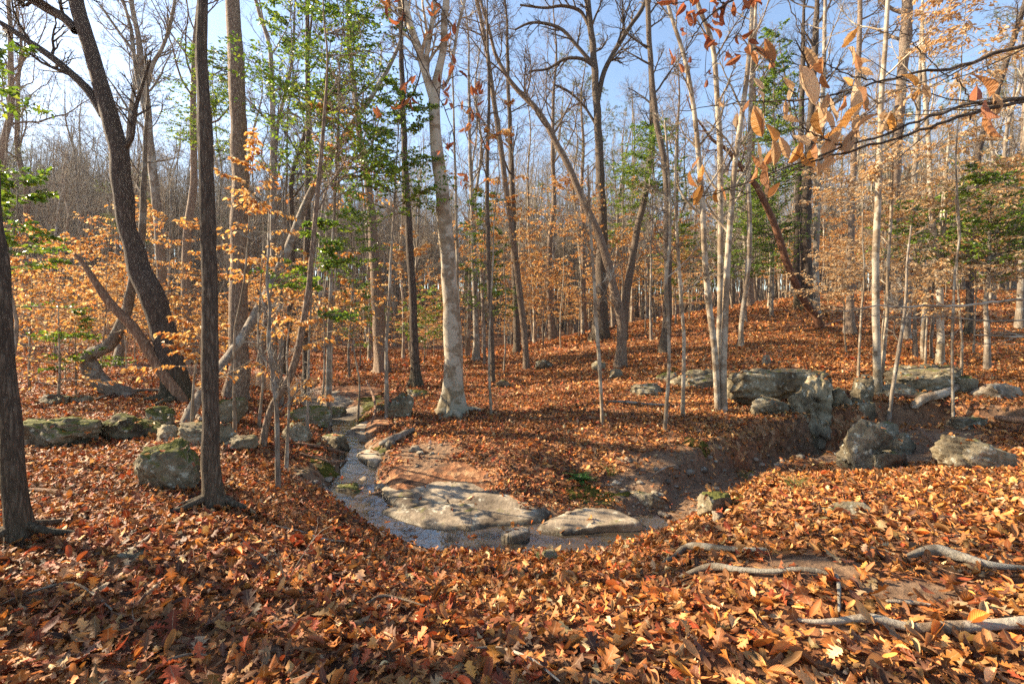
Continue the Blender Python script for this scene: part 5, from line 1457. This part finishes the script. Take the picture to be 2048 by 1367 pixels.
hanging('beech_sapling', 'dark twigs with drooping rust-red leaves hanging from the top edge, right of centre', 'tree',
        [(3.0, 2.3, 0, .025), (2.95, 2.28, 1.8, .022), (2.85, 2.25, 3.2, .018), (2.1, 2.2, 3.75, .012), (1.25, 2.15, 3.6, .008)],
        [[(1560, -60, 5), (1500, -20, 4), (1450, 10, 4), (1410, 40, 3), (1385, 75, 2.5), (1372, 110, 2)], [(1450, 10, 3), (1420, -10, 2.5), (1380, 0, 2), (1340, 8, 1.5)], [(1500, -20, 3), (1495, 20, 2.5), (1480, 60, 2), (1450, 100, 1.5), (1410, 150, 1.2)]], lf, 2.1, DP, seed=6)
lf = []
for (cx, cy, n_, ln, sp) in [(780, 8, 6, 32, 10), (800, 40, 3, 28, 8), (880, 25, 4, 30, 10), (905, 70, 2, 34, 6), (858, 60, 2, 28, 6), (820, 165, 5, 28, 8), (818, 200, 4, 28, 8), (910, 130, 4, 28, 8), (898, 165, 3, 28, 8), (965, 165, 4, 26, 14), (900, 200, 3, 26, 8), (940, 225, 6, 26, 14), (925, 260, 3, 24, 8), (970, 290, 4, 24, 12), (895, 300, 4, 24, 8), (788, 215, 3, 24, 8), (760, 230, 3, 24, 8), (920, 350, 3, 20, 8), (950, 190, 3, 24, 10)]:
    for j in range(n_):
        lf.append((cx + hr.normal(0, sp), cy + hr.normal(0, sp * .6), ln * hr.uniform(.7, 1.15), -90 + hr.normal(0, 45), int(hr.choice([0, 2, 2, 4]))))
hanging('beech_sapling', 'thin dark drooping twigs with red-brown leaves crossing the top of the white beech', 'tree',
        [(-3.3, 2.5, 0, .024), (-3.28, 2.5, 1.8, .022), (-3.2, 2.5, 3.3, .018), (-2.2, 2.5, 4.0, .012), (-.85, 2.5, 3.8, .008)],
        [[(700, -140, 5), (780, -60, 4), (806, 0, 3.5), (808, 40, 3), (822, 80, 2.5), (845, 130, 2.5), (872, 180, 2), (890, 220, 2), (905, 260, 1.5)], [(808, 30, 3), (802, 90, 2.5), (815, 150, 2), (805, 220, 1.8), (800, 280, 1.4)], [(780, -60, 4), (860, -10, 3), (890, 30, 2.5), (905, 75, 2)], [(872, 180, 2), (915, 150, 1.6), (960, 160, 1.4), (985, 175, 1)], [(890, 220, 2), (935, 215, 1.6), (975, 270, 1.4)]], lf, 2.5, DP, bk='dark', seed=8)


# ------------------------------------------------------------------ roots, logs and sticks on the ground
def lie(name, label, path, cat, bk, z_off=0.0, k=9, ends=True, group=None, lump=.12, D=None, seed=0, follow=True):
    """a root or log lying where the photo shows it: path [(px,py,w)] on the ground"""
    q = []
    for p in path:
        DD = D or hit(p[0], p[1]) or 6
        w = p[2] / F * DD / 2
        a = P(p[0], p[1], DD)
        if follow: a[2] = terr1(a[0], a[1]) + w * .55 + z_off + (p[3] if len(p) > 3 else 0)
        q.append(np.append(a, w))
    q = np.array(q)
    c = catmull(q, 34)
    m = 34
    e = np.ones(m)
    if ends: e[0] = .25; e[-1] = .25; e[1] = .8; e[-2] = .8
    V, Fq = trunk_geo(c[:, :3], np.maximum(c[:, 3] * e, .002), .01, k, 0, seed, lump=lump)
    base = c[0, :3].copy()
    return put(name, make_mesh(name, [(V - base, Fq)], BARK[bk]), loc=base, label=label, cat=cat, group=group)


GR = 'pale tree roots breaking through the leaves'
lie('exposed_root', 'pale arched root just above the other, left part of the bare patch', ROOTS[0], 'root', 'root', .022, group=GR, lump=.2, seed=2)
lie('exposed_root', 'grey knobbly root below the arched one, ending in two toes', ROOTS[1], 'root', 'root', .022, group=GR, lump=.2, seed=3)
lie('exposed_root', 'thick pale root with a swollen end reaching to the right edge', ROOTS[2], 'root', 'root', .022, group=GR, lump=.2, seed=4)
lie('fallen_log', 'white peeling log lying in the right front leaves', ROOTS[3], 'log', 'peeled', .02, lump=.2, seed=5)
lie('stick', 'short dark stick hanging down from the knobbly root', [(1672, 1158, 7), (1678, 1185, 7), (1678, 1235, 5)], 'stick', 'root', .02, seed=6)
lie('stick', 'thin pale stick left of the peeling log', [(1770, 1212, 6), (1820, 1216, 9), (1865, 1222, 5)], 'stick', 'peeled', .02, seed=7)
lie('fallen_log', 'tan log slanting up to the broad sunlit ledge', [(1822, 838, 14), (1850, 820, 16), (1885, 798, 16), (1918, 780, 14)], 'log', 'peeled', .05, seed=8)
lie('fallen_log', 'thin brown stick lying in front of the broad sunlit ledge', [(1770, 792, 5), (1830, 800, 7), (1880, 798, 5)], 'log', 'dead', .04, seed=9)
lie('fallen_log', 'dark log bridging the gully at the right edge', [(1990, 862, 10), (2030, 868, 14), (2100, 872, 16)], 'log', 'dead', .18, seed=10)
lie('fallen_log', 'reddish rotten branch sliding into the gully', [(1838, 868, 8), (1862, 890, 9), (1890, 916, 7)], 'log', 'dead', .06, seed=11)
lie('fallen_log', 'grey mossy driftwood piece beside the creek rill', [(758, 896, 10), (780, 888, 14), (808, 876, 14), (828, 864, 8)], 'log', 'grey', .04, seed=12)
lie('stick', 'long curved stick from the creek bank to the beech roots', [(742, 880, 4), (750, 850, 5), (746, 815, 5), (732, 780, 4)], 'stick', 'dead', .25, seed=13)
lie('fallen_log', 'flat grey branch in the middle of the sunny slope', [(1215, 806, 3), (1250, 808, 6), (1290, 812, 5), (1340, 814, 3)], 'log', 'grey', .03, seed=14)
lie('fallen_log', 'thin fallen branch on the left leaf bank behind the dead trunk', [(190, 806, 4), (235, 792, 7), (275, 788, 7), (330, 786, 4)], 'log', 'grey', .06, seed=15)
lie('fallen_log', 'short grey log end at the foot of the slanting tan tree', [(372, 826, 8), (392, 838, 10), (404, 848, 8)], 'log', 'peeled', .04, seed=16)
for j, (pp, lb) in enumerate([
    ([(0, 1225, 3), (60, 1200, 5), (150, 1180, 5), (235, 1242, 3)], 'pale thin stick at the far left front'),
    ([(290, 1380, 4), (330, 1340, 5), (380, 1325, 5), (420, 1328, 3)], 'pale bent twig in the front left leaves'),
    ([(545, 1060, 3), (600, 1072, 4), (650, 1088, 4), (690, 1092, 3)], 'straight pale twig in front of the straight trunk'),
    ([(950, 1310, 4), (1000, 1312, 6), (1060, 1335, 6), (1120, 1380, 4)], 'forked white twig at the bottom edge'),
    ([(720, 1230, 4), (760, 1205, 6), (800, 1210, 5), (850, 1225, 3)], 'grey twig lying across red leaves in the front middle'),
    ([(1300, 960, 3), (1330, 945, 4), (1352, 938, 3)], 'pale twig lying on the clay slope'),
    ([(20, 1000, 4), (60, 990, 8), (110, 992, 8), (160, 998, 5)], 'dark branch piece behind the left edge trunk'),
    ([(590, 892, 4), (640, 900, 7), (690, 912, 5)], 'brown branch in the leaf jam on the left bank'),
    ([(600, 912, 4), (660, 930, 6), (700, 926, 4)], 'second brown branch in the leaf jam by the water'),
    ([(700, 1008, 4), (730, 1000, 8), (765, 990, 5)], 'dark driftwood caught before the big slab')]):
    lie('stick', lb, pp, 'stick', 'peeled' if j < 6 else 'dead', .035, seed=30 + j, k=6)


def twiggy(label, px, py, hpx, n_, seed, bk='peeled'):
    rg = np.random.default_rng(seed)
    D = hit(px, py); b = P(px, py, D); b[2] = terr1(b[0], b[1])
    st = np.tile(b, (n_, 1)) + rg.normal(0, .02, (n_, 3)) * np.array([1, 1, 0])
    d = np.stack([rg.normal(0, .5, n_), rg.normal(0, .4, n_), np.ones(n_)], -1)
    L = hpx / F * D * rg.uniform(.6, 1.1, n_)
    p, r = grow(rg, st, d, L, np.full(n_, .0035), 7, .15, 0)
    a, dd, LL, rr, _ = children(rg, p, r, 4, .3, 1, (.4, .9), .4, L, .6, .0012)
    p2, r2 = grow(rg, a, dd, LL, rr, 4, .2, 0)
    v1, f1 = tubes(p, r, 5); v2, f2 = tubes(p2, r2, 4)
    put('dead_seedling', make_mesh('dead_seedling', [(v1 - b, f1), (v2 - b, f2)], BARK[bk]), loc=b, label=label, cat='seedling')


twiggy('leafless pale seedling sprouting from the front leaves below the pool', 575, 1170, 150, 4, 1)
twiggy('bare wiry seedling at the near edge of the pool', 935, 1085, 70, 4, 2)
twiggy('tiny dead twig tuft above the grey root', 1560, 1150, 70, 2, 3, 'dead')


def tuft(name, label, px, py, hpx, n_, wide, col, cat, seed, bend=.6):
    rg = np.random.default_rng(seed)
    D = hit(px, py); b = P(px, py, D); b[2] = terr1(b[0], b[1])
    root = empty(name, b, label, cat)
    a = rg.uniform(0, 6.28, n_); L = hpx / F * D * rg.uniform(.6, 1.15, n_)
    st = rg.normal(0, wide, (n_, 3)) * np.array([1, 1, 0])
    d = np.stack([np.cos(a) * bend, np.sin(a) * bend, np.ones(n_)], -1)
    p, r = grow(rg, st, d, L, np.full(n_, .003), 5, .06, -.22, tip=.2)
    V, Fq = tubes(p, r, 3)
    c = np.tile(np.array(col), (len(V), 1)) * np.repeat(rg.uniform(.7, 1.3, n_), len(V) // n_)[:, None]
    put('blades', make_mesh('blades', [(V, Fq)], M_HOLLY, col=c), root, kind='stuff')


tuft('grass_tuft', 'pale grass tuft on the mossy lip of the right bank', 1590, 976, 38, 40, .05, (.2, .22, .06), 'grass', 1)
tuft('grass_tuft', 'small green grass tuft right of the fern', 1222, 950, 28, 34, .04, (.14, .2, .03), 'grass', 2)
tuft('grass_tuft', 'thin grass at the foot of the mossy clay bank', 1490, 958, 24, 26, .05, (.13, .17, .03), 'grass', 3)


def fern():
    rg = np.random.default_rng(3)
    D = hit(1160, 962); b = P(1160, 962, D); b[2] = terr1(b[0], b[1])
    root = empty('fern', b, 'bright green fern at the foot of the leafy slope behind the slabs', 'fern')
    n_ = 16
    a = np.arange(n_) / n_ * 6.28 + rg.uniform(-.2, .2, n_)
    p, r = grow(rg, np.zeros((n_, 3)), np.stack([np.cos(a), np.sin(a), rg.uniform(.4, 1.3, n_)], -1), rg.uniform(.16, .28, n_), np.full(n_, .003), 8, .05, -.12)
    for j in range(n_):
        V, Fq = tubes(p[j:j + 1], r[j:j + 1], 3)
        put('frond', make_mesh('frond', [(V, Fq)], M_HOLLY, col=np.tile([.07, .12, .03], (len(V), 1))), root)
    k = 18
    t = np.tile(np.linspace(.15, 1, k), n_) * 8; q = np.repeat(np.arange(n_), k); i = np.minimum(t.astype(int), 7); fr = (t - i)[:, None]
    pos = p[q, i] * (1 - fr) + p[q, i + 1] * fr; tg = unit(p[q, i + 1] - p[q, i])
    sv = unit(np.cross(tg, UP)) * np.where(np.arange(len(q)) % 2, 1, -1)[:, None]
    col = np.tile([.07, .17, .025], (len(q), 1)) * rg.uniform(.7, 1.3, (len(q), 1))
    put('leaflets', foliage_mesh('leaflets', pos, sv + tg * .4, np.tile(UP, (len(q), 1)), (.065 * (1.1 - t / 10)), col, M_HOLLY, .4), root, kind='stuff')


fern()

# a bare sapling beyond the right edge whose long branches cross the hillside
def cross_branches():
    D = 7.0
    x = (2180 - 1024) / F * D; b = np.array([x, D, terr1(x, D)])
    root = empty('sapling', b, 'bare branches reaching in level from the right edge across the hillside', 'tree')
    c = catmull(np.array([[x, D, b[2] - .2, .05], [x + .05, D, b[2] + 1.5, .045], [x - .05, D, b[2] + 3, .035], [x, D, b[2] + 5, .015]]), 24)
    V, Fq = trunk_geo(c[:, :3], c[:, 3], .05, 10, .3, 2); put('trunk', make_mesh('trunk', [(V - b, Fq)], BARK['pale']), root)
    rg = np.random.default_rng(2); gr = []
    for bp in ([(2180, 590, 7), (2100, 594, 6.5), (2048, 598, 6), (1980, 605, 5.5), (1920, 613, 5), (1860, 611, 5), (1800, 615, 4), (1755, 610, 3), (1700, 622, 2.5), (1650, 620, 1.5)],
               [(2180, 632, 5), (2100, 636, 4), (2048, 640, 3.5), (1960, 641, 3), (1880, 633, 2.5), (1800, 636, 2), (1720, 630, 1.5), (1650, 650, 1)],
               [(2180, 676, 7), (2100, 675, 6), (2048, 674, 5), (2000, 672, 4), (1950, 670, 2)]):
        q = catmull(px_path(bp, D), 36); q[:, :3] += rg.normal(0, .006, (36, 3))
        V, Fq = tubes(q[None, :, :3], q[None, :, 3], 7); put('limb', make_mesh('limb', [(V - b, Fq)], BARK['pale']), root)
        gr += crown(rg, q[None, :, :3], q[None, :, 3], np.array([1.6]), [(9, .3, 1, .4, .9, .4, .5, .002, 5, .16, .05, 4), (3, .3, 1, .4, .9, .5, .6, .0015, 3, .16, .02, 3)])[0]
    put('crown', make_mesh('crown', [(v - b, f) for v, f in gr], BARK['pale']), root, kind='stuff')


cross_branches()



def small_litter():
    rg = np.random.default_rng(31)
    # stones in the clay and along the creek
    parts = []
    n = 0
    while n < 420:
        t = rg.uniform(0, 1); px = rg.uniform(560, 1750); py = rg.uniform(830, 1085)
        D = hit(px, py)
        if not D: continue
        x = (px - 1024) / F * D
        s_, m_ = soil_moss(np.array([x]), np.array([D]))
        if s_[0] < .55: continue
        sz = .02 * rg.lognormal(0, .65)
        V, Fc = _CS[7]
        sub, Fc = V, Fc
        v = unit(V) * (1 + .18 * rg.normal(0, 1, (len(V), 1)) * .5) * np.array([1, rg.uniform(.6, 1), rg.uniform(.4, .7)]) * sz
        a = rg.uniform(0, 6.28); ca, sa = math.cos(a), math.sin(a)
        v = v @ np.array([[ca, -sa, 0], [sa, ca, 0], [0, 0, 1]])
        parts.append((v + np.array([x, D, terr1(x, D) + sz * .2]), Fc)); n += 1
    put('gravel', make_mesh('gravel', parts, M_SLAB), label='loose little stones in the clay beside the creek and gully', cat='gravel', kind='stuff')
    # thin twigs lying in the leaves
    m = 900
    D = np.sqrt(rg.uniform(1.6 ** 2, 11 ** 2, m)); u = rg.uniform(-1.15, 1.15, m)
    x = u * D; a = rg.uniform(0, 6.28, m)
    L = rg.uniform(.12, .6, m) * rg.uniform(.5, 1, m)
    p, r_ = grow(rg, np.stack([x, D, 0 * D], -1), np.stack([np.cos(a), np.sin(a), 0 * a], -1), L, rg.uniform(.0016, .0045, m), 5, .14, 0)
    q = p.reshape(-1, 3)
    p[..., 2] = (terr(q[:, 0], q[:, 1]) + .03).reshape(m, 6) + rg.uniform(0, .02, (m, 1)) + .02 * rg.normal(0, 1, (m, 6))
    h = m * 2 // 3
    put('twig_litter', make_mesh('twig_litter', [tubes(p[:h], r_[:h], 4)], BARK['dead']), label='thin dead twigs scattered through the fallen leaves', cat='twigs', kind='stuff')
    # withered grass and rootlets hanging on the gully bank
    st, dd = [], []
    while len(st) < 420:
        px = rg.uniform(1350, 1720); py = rg.uniform(850, 915); D = hit(px, py)
        if not D: continue
        x = (px - 1024) / F * D; st.append([x, D, terr1(x, D)]); dd.append([rg.normal(0, .5), -rg.uniform(.2, .9), rg.uniform(.1, .8)])
    k = len(st)
    p, r_ = grow(rg, np.array(st), np.array(dd), rg.uniform(.08, .3, k), np.full(k, .0025), 6, .1, -.28, tip=.3)
    V, Fq = tubes(p, r_, 3)
    pal = np.array([[.26, .18, .08], [.16, .15, .04], [.14, .08, .04]])
    c = pal[rg.choice(3, k, p=[.5, .25, .25])] * rg.uniform(.7, 1.2, (k, 1))
    put('dry_grass', make_mesh('dry_grass', [(V, Fq)], M_HOLLY, col=np.repeat(c, len(V) // k, axis=0)), label='withered grass and rootlets hanging over the dark gully bank', cat='grass', kind='stuff')


small_litter()


def moss_cushions():
    rg = np.random.default_rng(41)
    m, t, N, L = new_mat('moss')
    ge = N.new('ShaderNodeNewGeometry')
    n = node(N, 'ShaderNodeTexNoise', Scale=90, Detail=4, Roughness=.7); L.new(ge.outputs['Position'], n.inputs['Vector'])
    n2 = node(N, 'ShaderNodeTexNoise', Scale=7, Detail=3); L.new(ge.outputs['Position'], n2.inputs['Vector'])
    c = ramp(N, [(.32, (.025, .025, .008)), (.52, (.085, .08, .014)), (.75, (.2, .17, .03))]); L.new(mth(N, L, 'MULTIPLY_ADD', n.outputs[0], .6, mth(N, L, 'MULTIPLY', n2.outputs[0], .45)), c.inputs[0])
    b = N.new('ShaderNodeBsdfPrincipled'); b.inputs['Roughness'].default_value = .95; b.inputs['Specular IOR Level'].default_value = .1; L.new(c.outputs[0], b.inputs['Base Color'])
    bu = node(N, 'ShaderNodeBump', Strength=1.0, Distance=.03); L.new(n.outputs[0], bu.inputs['Height']); L.new(bu.outputs[0], b.inputs['Normal'])
    o = N.new('ShaderNodeOutputMaterial'); L.new(b.outputs[0], o.inputs[0])
    parts = []
    V0, F0 = _CS[11]
    S0 = unit(V0)
    for px, py, w in [(748, 800, 26), (734, 818, 22), (722, 836, 26), (745, 905, 20), (640, 925, 26), (655, 946, 22), (620, 905, 18), (775, 1016, 26), (1180, 985, 34), (1205, 992, 24), (1150, 982, 22), (1228, 1000, 18),
                      (1378, 888, 22), (1405, 892, 18), (1600, 956, 26), (1640, 951, 34), (1690, 949, 36), (1740, 947, 36), (1790, 947, 30), (1570, 960, 20), (1452, 1004, 26), (1470, 990, 24), (1335, 740, 20), (1640, 748, 22), (700, 830, 18), (1255, 990, 14)]:
        for q in range(4):
            a, b_ = px + rg.normal(0, w * .45), py + rg.normal(0, w * .16)
            D = hit(a, b_)
            if not D: continue
            r_ = w * rg.uniform(.35, .75) / F * D
            x = (a - 1024) / F * D
            v = S0 * (1 + .25 * vnoise(S0[:, 0] * 3 + a, S0[:, 1] * 3 + S0[:, 2] * 2 + b_)[:, None] + .1 * vnoise(S0[:, 0] * 9 + a, S0[:, 1] * 9 + b_)[:, None]) * np.array([1, .8, .22]) * r_
            X, Y = v[:, 0] + x, v[:, 1] + D
            parts.append((np.stack([X, Y, terr(X, Y) + v[:, 2] - .1 * r_ + .01], -1), F0))
    put('moss', make_mesh('moss', parts, m), label='yellow-green moss cushions on the creek banks and along the gully lip', cat='moss', kind='stuff')


moss_cushions()


# ------------------------------------------------------------------ air
def haze():
    v = np.array([[x, y, z] for x in (-255, 255) for y in (-255, 255) for z in (-8, 48)], float)
    f = np.array([[0, 1, 3, 2], [4, 6, 7, 5], [0, 4, 5, 1], [2, 3, 7, 6], [0, 2, 6, 4], [1, 5, 7, 3]])
    m, t, N, L = new_mat('haze')
    pv = N.new('ShaderNodeVolumePrincipled'); pv.inputs['Color'].default_value = (.88, .93, 1, 1); pv.inputs['Density'].default_value = .0002; pv.inputs['Anisotropy'].default_value = .5
    o = N.new('ShaderNodeOutputMaterial'); L.new(pv.outputs[0], o.inputs['Volume'])
    put('haze', make_mesh('haze', [(v, f)], m, smooth=False), label='thin pale winter haze filling the air of the wood', cat='haze', kind='stuff')


haze()
